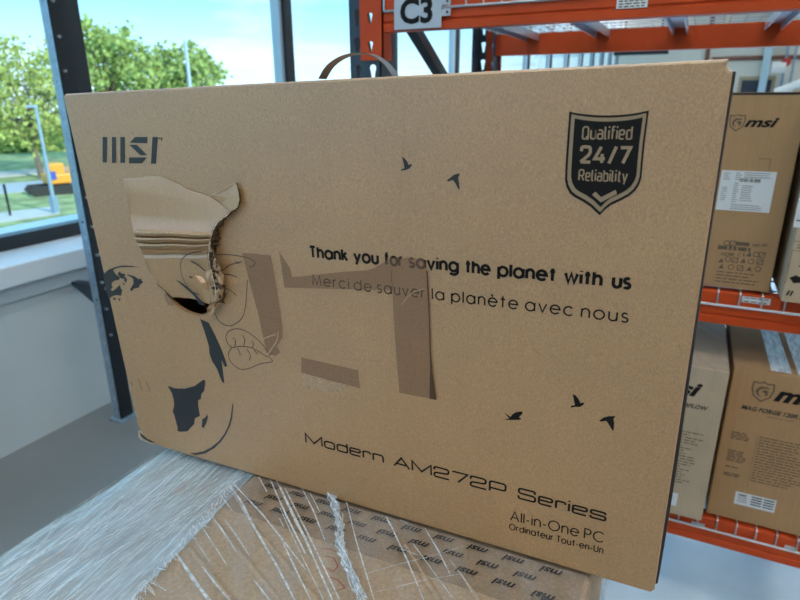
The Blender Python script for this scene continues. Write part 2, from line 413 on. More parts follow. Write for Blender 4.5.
def din_glyph(c):
    """upright rounded industrial sans"""
    h = .72; w = .46; f = .2
    loop = fillet([(w/2,0),(w,0),(w,h),(0,h),(0,0),(w/2,0)], f)
    G = {'Q': ([fillet([(.28,0),(.56,0),(.56,1),(0,1),(0,0),(.28,0)], .26), [(.36,.22),(.60,-.06)]], .58),
     'u': ([fillet([(0,h),(0,0),(w,0),(w,h)], f), [(w,h),(w,0)]], w), 'a': ([fillet([(.04,h),(w,h),(w,0)], f), fillet([(w,.42),(0,.42),(0,0),(w,0)], .14)], w),
     'l': ([fillet([(0,1),(0,0),(.16,0)], .12)], .14), 'i': ([[(0,0),(0,h)], [(0,.90),(0,1.04)]], 0), 'f': ([fillet([(.1,0),(.1,1),(.32,1)], .16), [(0,h),(.3,h)]], .30),
     'e': ([fillet([(0,.36),(w,.36),(w,h),(0,h),(0,0),(w*.92,0)], .18)], w), 'd': ([loop, [(w,1),(w,0)]], w), 'b': ([loop, [(0,1),(0,0)]], w),
     'R': ([fillet([(0,0),(0,1),(.54,1),(.54,.46),(0,.46)], .2), [(.28,.46),(.58,0)]], .56), 't': ([fillet([(.1,.96),(.1,0),(.30,0)], .14), [(0,h),(.28,h)]], .28),
     'y': ([[(0,h),(.24,0)], [(.48,h),(.16,-.26)]], .48),
     '2': ([fillet([(.02,.72),(.02,1),(.64,1),(.64,.56),(.0,.04)], .26), [(0,.04),(.70,.04)]], .68), '4': ([[(.40,1),(.0,.26),(.70,.26)], [(.50,.56),(.50,0)]], .70),
     '/': ([[(0,-.02),(.42,1.02)]], .42), '7': ([[(0,.96),(.64,.96),(.22,0)]], .64)}
    return G[c]
def stroke(mb, pts, w, M):
    """mitred line of width w through 2-D pts, mapped to space by M"""
    pts = [Vector(p) for p in pts]
    closed = len(pts) > 3 and (pts[0]-pts[-1]).length < 1e-6
    n = len(pts); L = []; Rr = []
    for i, p in enumerate(pts):
        a = pts[i-1] if i > 0 else (pts[-2] if closed else None)
        b = pts[i+1] if i < n-1 else (pts[1] if closed else None)
        d1 = (p-a).normalized() if a is not None and (p-a).length > 1e-9 else None
        d2 = (b-p).normalized() if b is not None and (b-p).length > 1e-9 else None
        if d1 is None: d1 = d2
        if d2 is None: d2 = d1
        n1 = Vector((-d1.y, d1.x)); n2 = Vector((-d2.y, d2.x)); nn = n1+n2
        nn = n1 if nn.length < 1e-6 else nn.normalized()
        k = min(1.9, 1/max(0.35, nn.dot(n1)))
        L.append(p+nn*w/2*k); Rr.append(p-nn*w/2*k)
    o = len(mb.v)
    for l, r in zip(L, Rr): mb.v += [M(l.x, l.y), M(r.x, r.y)]
    for i in range(n-1): mb.f.append((o+2*i, o+2*i+1, o+2*i+3, o+2*i+2))
def put_strokes(mb, text, glyph, O, E, U, cap, w, gap, n, slant=0.0):
    x = 0; items = []
    for ch in text:
        g, adv = glyph(ch); items.append((x, g)); x += adv + (gap if ch != ' ' else gap*0.6)
    total = x-gap; A = (E-O)/total; up = U*cap; sx = A.length
    for x0, g in items:
        for line in g:
            # thickness kept even: work in real units
            pts = [((x0+px+slant*py)*sx, py*cap) for px, py in line]
            stroke(mb, pts, w*cap, lambda a, b: O + A.normalized()*a + U*b + n)

# ================================================================= THE BUILDING
XW = -2.66          # inner face of the window wall
XG = -2.93          # glazing plane
YB, YR, XR, ZC = 25.0, -16.0, 9.0, 5.2
struct(MB().box(XG-0.15, YR, -0.2, XR, YB, 0), 'floor', FLOORM)
SK = (-1.6, 3.6, 3.6, 16.0)        # added rooflight opening x0, x1, y0, y1
struct(MB().box(XG-0.15, YR, ZC, XR, SK[2], ZC+0.2).box(XG-0.15, SK[3], ZC, XR, YB, ZC+0.2).box(XG-0.15, SK[2], ZC, SK[0], SK[3], ZC+0.2).box(SK[1], SK[2], ZC, XR, SK[3], ZC+0.2), 'ceiling', CEIL)
struct(MB().box(XR, YR, 0, XR+0.2, YB, ZC), 'wall_right', BACKW)
struct(MB().box(XG-0.15, YR-0.2, 0, XR, YR, ZC), 'wall_rear', BACKW)
struct(MB().box(XG-0.15, YB, 0, XR, YB+0.2, ZC), 'wall_back', BACKW)
struct(MB().box(-1.0, 1.2, 0.0, XR, YB, 0.002), 'floor_coating', mat('pale_floor_coating', (0.74, 0.84, 0.92), 0.22, var=0.06, vscale=5))  # pale colour stands in for brighter light on the floor under the rack
Z_LEDGE, Z_FRONT, Z_SILL = 0.705, 0.772, 0.867
Z_FR = 0.935        # top of the lower black frame bar
Z_HEAD = 4.3
struct(MB().box(XG-0.15, YR, 0, XW, YB, Z_LEDGE), 'wall_left', WALLM)
struct(MB().box(XG-0.15, YR, Z_HEAD, XW, YB, ZC), 'wall_left_head', WALLM)
struct(MB().box(XG-0.15, YR, Z_LEDGE, XW+0.025, YB, Z_FRONT), 'trim_1', LEDGEM)
struct(MB().bbox(XG-0.02, YR, Z_FRONT, XW+0.05, YB, Z_SILL, 0.006), 'trim_2', SILLM)
# glazing bays between black mullions
m1a, m1b = onX(52, 0, XG).y, onX(73, 0, XG).y
m2a, m2b = onX(276, 0, XG).y, onX(288, 0, XG).y
step = (m2a+m2b)/2 - (m1a+m1b)/2
mull = []
y = (m1a+m1b)/2 - 9*step
while y < YB-0.5:
    mull.append(y); y += step
mull = [y for y in mull if y > YR+0.3]
edges = [YR] + mull + [YB]
for i in range(len(edges)-1):
    a, b = edges[i], edges[i+1]
    wname = 'window_%d' % (i+1)
    root = bpy.data.objects.new(wname, None); COL.objects.link(root); root.location = (XG, (a+b)/2, Z_SILL); root['kind'] = 'structure'
    ORG[root.name] = Vector(root.location)
    mw = 0.047
    MB().bbox(XG-0.05, a, Z_SILL, XG+0.03, b, Z_FR, 0.004).build('frame_bottom', FRAME_BLACK, root)
    MB().box(XG-0.05, a, Z_HEAD-0.07, XG+0.03, b, Z_HEAD).build('frame_head', FRAME_BLACK, root)
    if i < len(edges)-2:
        MB().bbox(XG-0.05, b-mw, Z_FR, XG+0.05, b+mw, Z_HEAD-0.07, 0.004).build('mullion', FRAME_BLACK, root)
        MB().box(XG-0.055, b-mw-0.035, Z_FR, XG+0.02, b-mw, Z_HEAD-0.07).build('glazing_bead', FRAME_SILVER, root)
    MB().box(XG-0.012, a+mw, Z_FR, XG-0.004, b-mw-0.035, Z_HEAD-0.07).build('pane', GLASSM, root)
    MB().box(XG-0.30, a, Z_FR-0.06, XG-0.06, b, Z_FR-0.02).build('outer_sill', SILLM, root)

# glazed rooflight behind the rack, unseen, added to light the floor there
root = bpy.data.objects.new('window_rooflight', None); COL.objects.link(root); root.location = (SK[0], SK[2], ZC); root['kind'] = 'structure'; ORG[root.name] = Vector(root.location)
for i in range(8):
    ya = SK[2]+(SK[3]-SK[2])*i/8; yb2 = SK[2]+(SK[3]-SK[2])*(i+1)/8
    MB().box(SK[0], ya, ZC+.15, SK[1], yb2, ZC+.158).build('pane', GLASSM, root)
    if i: MB().box(SK[0], ya-.03, ZC+.10, SK[1], ya+.03, ZC+.20).build('glazing_bar', FRAME_SILVER, root)
# unseen ceiling luminaires, added to light the room
for i, (lx, ly) in enumerate([(x, y) for x in (-0.9, 2.3, 5.5) for y in (-13, -8, -3.6, -0.8, 2.4, 6.0, 10.5, 15.5, 21) if not (SK[0] < x < SK[1] and SK[2] < y < SK[3])]):
    where = {-0.9: 'in the row by the windows', 2.3: 'in the middle row', 5.5: 'in the row by the far wall'}[lx]
    t = thing('ceiling_light', 'long white ceiling luminaire ' + where, 'ceiling light', (lx, ly, ZC-0.09), 'ceiling luminaires, ' + where)
    MB().box(lx-0.18, ly-0.75, ZC-0.06, lx+0.18, ly+0.75, ZC).build('housing', WHITEP, t)
    MB().box(lx-0.16, ly-0.72, ZC-0.09, lx+0.16, ly+0.72, ZC-0.06).build('diffuser', MATS.get('lamp_glow') or mat('lamp_glow', (1,1,1), emit=(1, 0.945, 0.86), estr=LAMP), t)

# fittings on the far wall, each set against that wall
def far(x, y, dy=0.25): return onY(x, y, YB-dy)
p = far(765, 70, 0.5)
t = thing('steel_column', 'pale blue steel column standing before the far white wall', 'column', (p.x, p.y, 0))
MB().box(p.x-0.11, p.y-0.11, 0.02, p.x+0.11, p.y+0.11, ZC-0.02).build('shaft', STEEL_PALE, t)
MB().box(p.x-0.2, p.y-0.2, 0, p.x+0.2, p.y+0.2, 0.03).build('base_plate', STEEL_PALE, t)
a, b = far(712, 59.5), far(830, 55)
solo(MB().tube([(a.x, a.y+.18, (a.z+b.z)/2), (b.x+2, a.y+.18, (a.z+b.z)/2)], 0.07, 8), 'wall_pipe', PIPE_BROWN, 'brown horizontal pipe running along the far white wall', 'pipe', base=(a.x, a.y+.18, (a.z+b.z)/2-.07))
a, b = far(775, 93, 2.2), far(830, 72, 2.2)
solo(MB().tube([a, b], 0.13, 10), 'ventilation_duct', WHITEP, 'white slanting round duct beside the pale blue column', 'duct')
p = far(790, 62, 0.75)
t = thing('valve_station', 'red valve wheel on two thin grey riser pipes', 'valve', (p.x, p.y+.1, 0))
for dx in (-0.12, 0.12): MB().tube([(p.x+dx, p.y+.1, 0), (p.x+dx, p.y+.1, p.z+1.0)], 0.035, 6).build('riser_pipe', GALV, t)
MB().tube([(p.x-.1, p.y-.02, p.z), (p.x-.1, p.y+.08, p.z)], 0.14, 10).build('valve_wheel', REDP, t)
MB().tube([(p.x-.5, p.y+.05, p.z-.15), (p.x-.1, p.y+.05, p.z-.15)], 0.18, 8).build('valve_body', WHITEP, t)
a = far(757, 80, 0.06)
d = bpy.data.objects.new('door_1', None); COL.objects.link(d); d.location = (a.x, YB, 0); d['kind'] = 'structure'; ORG['door_1'] = Vector((a.x, YB, 0))
MB().box(a.x-.55, YB-.08, 0, a.x-.45, YB, a.z).build('door_frame', KRAFT_PALE, d); MB().box(a.x+.45, YB-.08, 0, a.x+.55, YB, a.z).build('door_frame', KRAFT_PALE, d)
MB().box(a.x-.55, YB-.08, a.z, a.x+.55, YB, a.z+.12).build('door_frame', KRAFT_PALE, d)
MB().box(a.x-.45, YB-.05, 0, a.x+.45, YB, a.z).build('door_leaf', NAVY, d)
for px in (641,):
    p = onY(px, 52, 20.0)
    t = thing('hanging_heater', 'dark hanging heater bar below the far ceiling', 'heater', (p.x, p.y, p.z-.15))
    MB().box(p.x-.75, p.y-.1, p.z-.08, p.x+.75, p.y+.1, p.z+.08).build('heater_bar', BLACK_STEEL, t)
    for dx in (-.5, .5): MB().tube([(p.x+dx, p.y, p.z+.07), (p.x+dx, p.y, ZC)], .03, 6).build('hanger_rod', BLACK_STEEL, t)
p = far(708, 50)
solo(MB().tube([(p.x, p.y+.15, 0), (p.x, p.y+.15, ZC)], 0.07, 8), 'drain_pipe', PIPE_BROWN, 'brown vertical drain pipe against the far wall', 'pipe')

# ================================================================= OUTSIDE
ZG = H-4.5          # ground outside lies a storey lower
def g(x, y): return onZ(x, y, ZG)
gm = MB().box(-160, -70, ZG-0.4, XG-0.16, 160, ZG)
gr = gm.build('ground', GRASS); gr['kind'] = 'structure'
def strip(name, l0, l1, material, h):
    (xa, ya), (xb, yb) = l0; (xc, yc), (xd, yd) = l1
    pts = [g(xa, ya), g(xb, yb), g(xd, yd), g(xc, yc)]
    o = MB().add([p+Vector((0,0,h)) for p in pts] + [p-Vector((0,0,.1)) for p in pts],
                 [(0,1,2,3),(7,6,5,4),(0,4,5,1),(1,5,6,2),(2,6,7,3),(3,7,4,0)]).build(name, material); o['kind'] = 'structure'
strip('road', ((-260, 218), (600, 139)), ((-260, 206), (600, 134)), ROADM, .03)
strip('footpath', ((-260, 200), (600, 126.3)), ((-260, 193), (600, 124.5)), PATHM, .05)
strip('yard_paving', ((-260, 262), (60, 214)), ((-260, 244), (60, 206)), PATHM, .02)

def tree(px, py, crown, label, ncl, nleaf, leafs, material, trunk_r=0.16):
    b = g(px, py); dist = (b-EYE).dot(fwd)
    k = dist/F
    cx_, cy_, rx, ry = crown
    d = ray(cx_, cy_); C = EYE + d*(dist/d.dot(fwd))
    C.y = b.y + (C.y-b.y)*0.3 if False else C.y
    t = thing('tree', label, 'tree', b)
    rng = random.Random(int(px*13+py*7))
    tm = MB().tube([b-Vector((0,0,.1)), b.lerp(C, .45)+Vector((0,0,-.2)), C], trunk_r, 7, r2=trunk_r*.35)
    tm.build('trunk', BARK, t)
    bmx = MB(); fm = MB()
    R3 = Vector((rx*k, rx*k, ry*k))
    for c in range(ncl):
        while True:
            q = Vector((rng.uniform(-1,1), rng.uniform(-1,1), rng.uniform(-1,1)))
            if 0.15 < q.length < 1: break
        ctr = C + Vector((q.x*R3.x, q.y*R3.y, q.z*R3.z))*0.88
        if c % 3 == 0: bmx.tube([b.lerp(C, rng.uniform(.4,.95)), ctr], trunk_r*.28, 4, r2=trunk_r*.08)
        cr_ = rx*k*rng.uniform(.14, .26)
        for j in range(nleaf):
            o = Vector((rng.gauss(0,.5), rng.gauss(0,.5), rng.gauss(0,.42)))*cr_
            u = Vector((rng.gauss(0,1), rng.gauss(0,1), rng.gauss(0,1))).normalized(); v = u.orthogonal().normalized()
            s_ = leafs*rng.uniform(.6, 1.3); q0 = ctr+o
            fm.add([q0-u*s_, q0+v*s_*.6, q0+u*s_, q0-v*s_*.6], [(0,1,2,3)])
    bmx.build('branches', BARK, t)['kind'] = 'stuff'
    fm.build('foliage', material, t)['kind'] = 'stuff'
tree(42, 178, (22, 98, 66, 62), 'leafy tree behind the lamp post, trunk forked low', 130, 40, 0.15, LEAF2, .2)
tree(-75, 172, (-75, 70, 70, 75), 'tall leafy tree beyond the window, outside the lamp post', 90, 34, 0.17, LEAF)
tree(112, 163, (104, 66, 52, 48), 'round leafy tree standing behind the black window mullion', 120, 38, 0.21, LEAF)
tree(188, 158, (186, 78, 40, 38), 'smaller bright green tree beside a thin pale mast', 95, 38, 0.21, LEAF)
tree(-10, 150, (8, 140, 70, 14), 'low hedge-like shrub along the far side of the footpath', 70, 50, 0.3, LEAF)

b = g(56, 213); top = onP(36, 106, b, fwd)
t = thing('street_lamp', 'slim grey street lamp with a short flat head', 'street lamp', b)
MB().tube([b, (b.x, b.y, top.z)], 0.085, 8, r2=0.055).build('lamp_pole', GALV, t)
hd = onP(28, 105, b, fwd); e_ = Vector((b.x, b.y, top.z)); dirn = Vector((hd.x-top.x, hd.y-top.y, 0))
MB().obox(e_+dirn*.5, dirn*.55, Vector((-dirn.y, dirn.x, 0)).normalized()*.1, Vector((0,0,.05))).build('lamp_head', FRAME_SILVER, t)
MB().box(b.x-.12, b.y-.12, b.z, b.x+.12, b.y+.12, b.z+.7).build('access_box', GALV, t)
b = g(199, 168); top = onP(195, 44, b, fwd)
solo(MB().tube([b, (b.x, b.y, top.z)], 0.16, 8, r2=0.11), 'mast', FRAME_SILVER, 'thin pale mast standing in front of the bright green tree', 'mast', base=b)
for k_, px in enumerate((10.5,)):
    b = g(px, 216+(10-px)*.15)
    solo(MB().tube([b, b+Vector((0,0,1.3))], .05, 6), 'fence_post', BLACK_STEEL, 'thin dark post in the grass outside the window', 'post', base=b)
# small excavator standing on the road
b = g(57, 193); ax = (g(72, 194)-g(32, 198)); ax.z = 0; ax.normalize(); ay = Vector((-ax.y, ax.x, 0)); kk = (b-EYE).dot(fwd)/F
t = thing('excavator', 'small orange excavator with black tracks parked on the road', 'excavator', b)
Z = Vector((0,0,1))
for sgn in (-1, 1):
    c = b + ay*sgn*.55*1.0 - ax*.2
    pr = [(-.9,.0),(-1.1,.22),(-.9,.46),(.9,.46),(1.1,.22),(.9,.0)]
    vs = [c+ax*x_+Z*z_+ay*s_*.18 for s_ in (-1,1) for x_, z_ in pr]
    MB().add(vs, [(0,1,2,3,4,5)[::-1], (6,7,8,9,10,11)] + [(i, (i+1)%6, 6+(i+1)%6, 6+i) for i in range(6)]).build('track', RUBBER, t)
MB().bbox(-.7, -.6, 0, .7, .6, .5, .08).xf(b+ax*.25+Z*.5, ax, ay).build('engine_body', EXC, t)
MB().bbox(-.35, -.42, 0, .35, .42, .55, .06).xf(b+ax*.1+Z*.95, ax, ay).build('cab', EXC, t)
MB().obox(b-ax*.25+Z*.95-ay*.62, ax*.2, ay*.04, Z*.2).build('blue_cover', BLUEP, t)
MB().tube([b+ax*.7+Z*1.1, b+ax*1.3+Z*2.1, b+ax*2.0+Z*1.6], .11, 6).build('boom', EXC, t)
MB().tube([b+ax*2.0+Z*1.6, b+ax*1.85+Z*.5], .09, 6).build('dipper_arm', EXC, t)
MB().obox(b+ax*1.8+Z*.3, ax*.22, ay*.25, Z*.2).build('bucket', RUBBER, t)

# ================================================================= SLOTTED POST BY THE WINDOW
pb = onZ(115, 419.5, 0); PX, PY = pb.x, pb.y
t = thing('slotted_post', 'galvanised perforated angle post with dark side beside the window sill', 'post', (PX, PY, 0))
def plate(O, U, V, N_, w, h, pitch, cols, hole, th):
    """sheet of w x h with real holes on a pitch, thickness th along N_"""
    m = MB(); n = int(h/pitch); cw = w/cols
    hp = hole
    def P(a, b, c=0): return O + U*a + V*b + N_*c
    for i in range(n):
        for j in range(cols):
            x0, z0 = j*cw, i*pitch; cxx, czz = x0+cw/2, z0+pitch/2
            sq = [(x0,z0),(x0+cw,z0),(x0+cw,z0+pitch),(x0,z0+pitch)]
            hh = [(cxx+a, czz+b) for a, b in hp]
            m.poly([P(*q) for q in sq], [[P(*q) for q in hh]])
            o = len(m.v); k = len(hh); m.v += [P(*q) for q in hh] + [P(q[0], q[1], th) for q in hh]
            m.f += [(o+q, o+(q+1)%k, o+k+(q+1)%k, o+k+q) for q in range(k)]
    # closing back sheet edges
    m.add([P(0,0), P(0,n*pitch), P(0,n*pitch,th), P(0,0,th)], [(0,1,2,3)])
    m.add([P(w,0), P(w,n*pitch), P(w,n*pitch,th), P(w,0,th)], [(3,2,1,0)])
    return m
dot = [(.005*math.cos(a*math.pi/4), .008*math.sin(a*math.pi/4)) for a in range(8)]
UX, UY, UZ = Vector((1,0,0)), Vector((0,1,0)), Vector((0,0,1))
plate(Vector((PX-.004, PY, .012)), UX, UZ, UY, .052, 3.2, .075, 1, dot, .003).build('front_flange', GALV, t)
MB().box(PX+.044, PY, .012, PX+.048, PY+.075, 3.2).build('side_flange', BLACK_STEEL, t)
MB().box(PX-.02, PY-.02, 0, PX+.07, PY+.09, .012).build('foot_plate', GALV, t)
for z_ in [0.47 + .133*i for i in range(18)]:
    MB().tube([(PX+.046, PY+.02, z_), (PX+.060, PY+.02, z_)], .006, 6).build('bolt', ZINC, t)
for z_ in (0.70, 0.87):
    MB().tube([(PX+.03, PY+.04, z_), (PX+.085, PY+.04, z_)], .008, 6).build('hook_pin', ZINC, t)
q = onX(70, 284, PX)
zb = 0.655
MB().add([(XW+.0,PY+.01,zb+.06),(PX,PY+.01,zb+.06),(PX,PY+.01,zb-.04),(XW+.0,PY+.05,zb+.06),(PX,PY+.05,zb+.06),(PX,PY+.05,zb-.04)],
         [(0,2,1),(3,4,5),(0,1,4,3),(1,2,5,4),(2,0,3,5)]).build('wall_bracket', NAVY, t)

# ================================================================= PALLET RACK
YF = 1.65; YK = 2.78           # front faces of the front and rear beams
XL0, XL1 = -0.957, -0.856      # upright next to the window side
XR0, XR1 = 1.85, 1.95
BH = 0.086
ZT, ZM, ZL = H+0.1817, H-0.5555, H-1.2285     # beam undersides
tear = [(-.011,.014),(-.008,.021),(0,.024),(.008,.021),(.011,.014),(.008,.004),(.004,-.022),(-.004,-.022),(-.008,.004)]
RACK = thing('pallet_rack', 'orange and navy pallet rack holding the printed cartons', 'rack', (XL0, YF, 0))
for (x0, x1) in ((XL0, XL1), (XR0, XR1)):
    for (yf, dr) in ((YF, 1), (YK+.05, -1)):
        fr = plate(Vector((x0, yf if dr > 0 else yf-.0, .01)), UX, UZ, UY*dr, x1-x0, 3.9, .075, 2, tear, .003).build('upright', NAVY, RACK)
        ya, yb_ = (yf, yf+.09) if dr > 0 else (yf-.09, yf)
        MB().box(x0, ya, .01, x0+.003, yb_, 3.9).box(x1-.003, ya, .01, x1, yb_, 3.9).build('side_web', NAVY, fr)
        MB().box(x0-.02, ya-.01, 0, x1+.02, yb_+.01, .01).build('foot_plate', NAVY, fr)
    zig = [3.59, 3.03, 2.476, 1.92, 1.364, .808, .252]
    for i in range(6):
        zf_, zr_ = (zig[i], zig[i+1]) if i % 2 else (zig[i+1], zig[i])
        MB().obox(Vector(((x0+x1)/2, (1.72+2.75)/2, (zf_+zr_)/2)), Vector((0, 1.03/2, (zr_-zf_)/2)), UX*.018, Vector((0, -(zr_-zf_), 1.03)).normalized()*.018).build('brace', BLACK_STEEL, RACK)
    for za in (.2, 2.3, 3.8): MB().box((x0+x1)/2-.015, YF+.06, za, (x0+x1)/2+.015, YK-.02, za+.03).build('brace', BLACK_STEEL, RACK)
def beam(yf, zb_, back=1):
    """step beam: grooved face, extruded along X"""
    s_ = back
    prof = [(0,0),(0,.018),(.004,.021),(.004,.024),(0,.027),(0,BH-.004),(.004,BH),(.042,BH),(.042,0)]
    pr = [(yf + s_*a, zb_+b_) for a, b_ in prof]; n = len(pr)
    vs = [(XL1-.002, y_, z_) for y_, z_ in pr] + [(XR0+.002, y_, z_) for y_, z_ in pr]
    m = MB().add(vs, [tuple(range(n)), tuple(range(2*n-1, n-1, -1))] + [(i, n+i, n+(i+1)%n, (i+1)%n) for i in range(n)])
    o = m.build('beam', ORANGE, RACK)
    for xa, xb in ((XL1-.062, XL1+.012), (XR0-.012, XR0+.062)):
        yy = yf-.006 if s_ > 0 else yf+.006
        ysheet = (yf-.006, yf-.002) if s_ > 0 else (yf+.002, yf+.006)
        c = MB()
        # end plate with holes
        O = Vector((xa, ysheet[0], zb_-.075)); 
        c = plate(O, UX, UZ, UY, xb-xa, .225, .075, 1, [(a*.8-.004, b_*.6) for a, b_ in tear], .004)
        c.build('end_connector', ORANGE, o)
        xx = xb-.004 if xa < 0 else xa
        MB().box(xx, min(ysheet[0], yf), zb_-.075, xx+.004, yf+s_*.05 if s_ > 0 else yf, zb_+.15).build('connector_flange', ORANGE, o)
    return o
BEAMS = {}
for nm, zb_ in (('top', ZT), ('mid', ZM), ('low', ZL)):
    BEAMS[nm] = beam(YF, zb_); BEAMS[nm+'r'] = beam(YK+.042, zb_, -1)
# white print labels stuck on beams
def sticker(parent, P, w, h, N_=Vector((0,-.0012,0)), bars=3, seed=1):
    rng = random.Random(seed)
    o = MB().box(P.x-w/2, P.y-.0012, P.z-h/2, P.x+w/2, P.y-.0002, P.z+h/2).build('label', WHITE, parent)
    m = MB()
    for i in range(bars):
        x = P.x-w*.42; z = P.z+h*(.3-.6*i/max(1, bars-1)) if bars > 1 else P.z
        while x < P.x+w*.4:
            l = rng.uniform(.08, .22)*w; l = min(l, P.x+w*.42-x)
            m.box(x, P.y-.0016, z-h*.06, x+l, P.y-.0013, z+h*.06); x += l + w*.06
    if m.v: m.build('label_print', INK, o)
    return o
sticker(BEAMS['top'], onY(632, 3.5, YF), .070, .020, seed=4)
sticker(BEAMS['mid'], onY(756, 300.5, YF), .062, .016, bars=2, seed=5)
sticker(BEAMS['low'], onY(698, 524, YF), .034, .010, bars=2, seed=6)
sticker(BEAMS['low'], onY(791, 548, YF), .030, .011, bars=2, seed=7)

# wire decks lying on the beams: each deck a thing
def deck(x0, x1, zt, label, grp):
    z = zt+BH+.004; t = thing('wire_deck', label, 'wire deck', (x0, YF, z), grp)
    m = MB(); zf = zt+.052
    n = int(round((x1-x0)/.05))
    for i in range(n+1):
        x = x0+(x1-x0)*i/n
        m.tube([(x, YK+.05, z), (x, YF-.001, z), (x, YF-.0045, z-.004), (x, YF-.0045, zf)], .0024, 5)
    m.build('wire_grid', ZINC, t)['kind'] = 'stuff'
    m = MB()
    yy = YF+.06
    while yy < YK+.04:
        m.tube([(x0, yy, z-.0045), (x1, yy, z-.0045)], .0024, 5); yy += .1
    m.build('cross_wires', ZINC, t)['kind'] = 'stuff'
    MB().tube([(x0, YF-.0048, zf), (x1, YF-.0048, zf)], .0036, 6).build('front_wire', ZINC, t)
    for i in range(3):
        x = x0+(x1-x0)*(i+.5)/3
        c = MB().box(x-.028, YF+.044, z-.036, x-.024, YK-.002, z-.007).box(x+.024, YF+.044, z-.036, x+.028, YK-.002, z-.007).box(x-.024, YF+.044, z-.011, x+.024, YK-.002, z-.007)
        c.build('support_channel', ZINC, t)
for k_, (x0, x1) in enumerate(((-.84, .04), (.06, .94), (.96, 1.83))):
    w_ = ('at the end with the bay sign', 'in the middle of the bay', 'at the far end from the window')[k_]
    deck(x0, x1, ZT, 'zinc wire deck on the upper orange beams, ' + w_, 'wire decks on the rack')
    deck(x0, x1, ZM, 'zinc wire deck on the middle orange beams, ' + w_, 'wire decks on the rack')
    deck(x0, x1, ZL, 'zinc wire deck on the lowest orange beams, ' + w_, 'wire decks on the rack')

# bay sign
a, b = onY(394, 30, YF-.012), onY(441, 26, YF-.012); zt_ = a.z+.086
t = thing('bay_sign', 'pale grey C3 bay sign hung on the upper orange beam', 'sign', (a.x, YF-.0085, a.z))
MB().bbox(a.x, YF-.0105, a.z, b.x, YF-.0085, zt_, .0008).build('plate', SIGN, t)
for dz in (.0, .027):
    MB().box(b.x, YF-.0105, a.z+.028+dz, b.x+.026, YF-.0085, a.z+.046+dz).build('mounting_tab', SIGN, t)
    MB().tube([(b.x+.017, YF-.0135, a.z+.037+dz), (b.x+.017, YF-.0105, a.z+.037+dz)], .003, 8).build('rivet', INK, t)
m = MB(); w_ = b.x-a.x
put_font(m, 'C3', Vector((a.x+w_*.13, YF-.0112, a.z+.016)), Vector((a.x+w_*.82, YF-.0112, a.z+.016)), UZ, .062, bold=.035)
m.build('lettering', INK, t)

# ================================================================= CARTONS IN THE RACK
def emblem(parent, c, r, material, n_=Vector((0,-.0004,0))):
    """round-shouldered shield with a curled dragon head"""
    m = MB(); M = lambda a, b_: Vector((c.x+a*r, c.y, c.z+b_*r)) + n_
    out = [(-.8,.85),(-.3,.78),(0,.95),(.3,.78),(.8,.85),(.85,.2),(.65,-.5),(0,-1),(-.65,-.5),(-.85,.2),(-.8,.85)]
    stroke(m, out, .13, M)
    for pl in ([(-.5,.15),(-.2,.5),(.35,.5),(.6,.3),(.25,.32),(-.1,.25),(-.3,0),(-.25,-.35),(.05,-.6),(-.35,-.45),(-.55,-.1)],
               [(-.1,.1),(.25,.2),(.55,.05),(.4,-.1),(.5,-.3),(.2,-.45),(.25,-.2),(.05,-.05)]):
        m.poly([M(*q_) for q_ in pl])
    return m.build('emblem', material, parent)
def carton(name, label, x0, x1, yf, z0, z1, depth, material, grp='cartons on the pallet rack'):
    t = thing(name, label, 'carton', ((x0+x1)/2, yf, z0), grp)
    body = MB().bbox(x0, yf, z0, x1, yf+depth, z1, .003).build('body', material, t)
    # top flaps meet along the long centre line
    MB().box(x0+.004, yf+.006, z1-.0005, (x0+x1)/2-.0015, yf+depth-.006, z1+.002).build('top_flap', material, t)
    MB().box((x0+x1)/2+.0015, yf+.006, z1-.0005, x1-.004, yf+depth-.006, z1+.002).build('top_flap', material, t)
    return t
def lines(parent, x0, x1, z1, rows, dz, yf, h, material, seed, name='small_print', indent=0.0):
    m = MB(); rng = random.Random(seed)
    for i in range(rows):
        x = x0; z = z1-i*dz; e_ = x1-(x1-x0)*rng.uniform(0, .35)
        while x < e_:
            l = min(rng.uniform(.006, .022), e_-x); m.box(x, yf-.0004, z-h, x+l, yf-.0001, z); x += l+.003
    return m.build(name, material, parent)
def txt(parent, text, p0, p1, cap, yf, material, bold=.02, shear=0.0, name='lettering', off=.0005):
    m = MB(); put_font(m, text, Vector((p0.x, yf-off, p0.z)), Vector((p1.x, yf-off, p1.z)), UZ, cap, bold=bold, shear=shear)
    return m.build(name, material, parent)
ZDM = ZM+BH+.007; ZDL = ZL+BH+.007
# upper carton with shipping label
yU = 1.665
xr = onY(783, 225, yU).x; ztop = onY(760, 93, yU).z
U1 = carton('carton', 'brown monitor carton with large white shipping label on middle shelf', -.03, xr, yU, ZDM, ztop, .55, KRAFT_RACK)
emblem(U1, onY(737, 122.5, yU), .019, INK_FADED)
txt(U1, 'msi', onY(744, 126.5, yU), onY(778, 127, yU), .022, yU, INK, .035, .35)
MB().box(-.03, yU-.0006, ztop-.004, xr, yU+.02, ztop+.0006).build('edge_tape', BLACK_STEEL, U1)
a, b, c_ = onY(722, 170, yU), onY(777, 173, yU), onY(770, 213, yU)
lb = MB().box(a.x, yU-.0009, c_.z, b.x, yU-.0001, a.z).build('shipping_label', WHITE, U1)
lw, lh = b.x-a.x, a.z-c_.z
m = MB(); rng = random.Random(3)
for i in range(14):
    x = a.x+lw*.36+(i*.0032); m.box(x, yU-.0013, a.z-lh*.27, x+rng.uniform(.001,.0024), yU-.001, a.z-lh*.18)
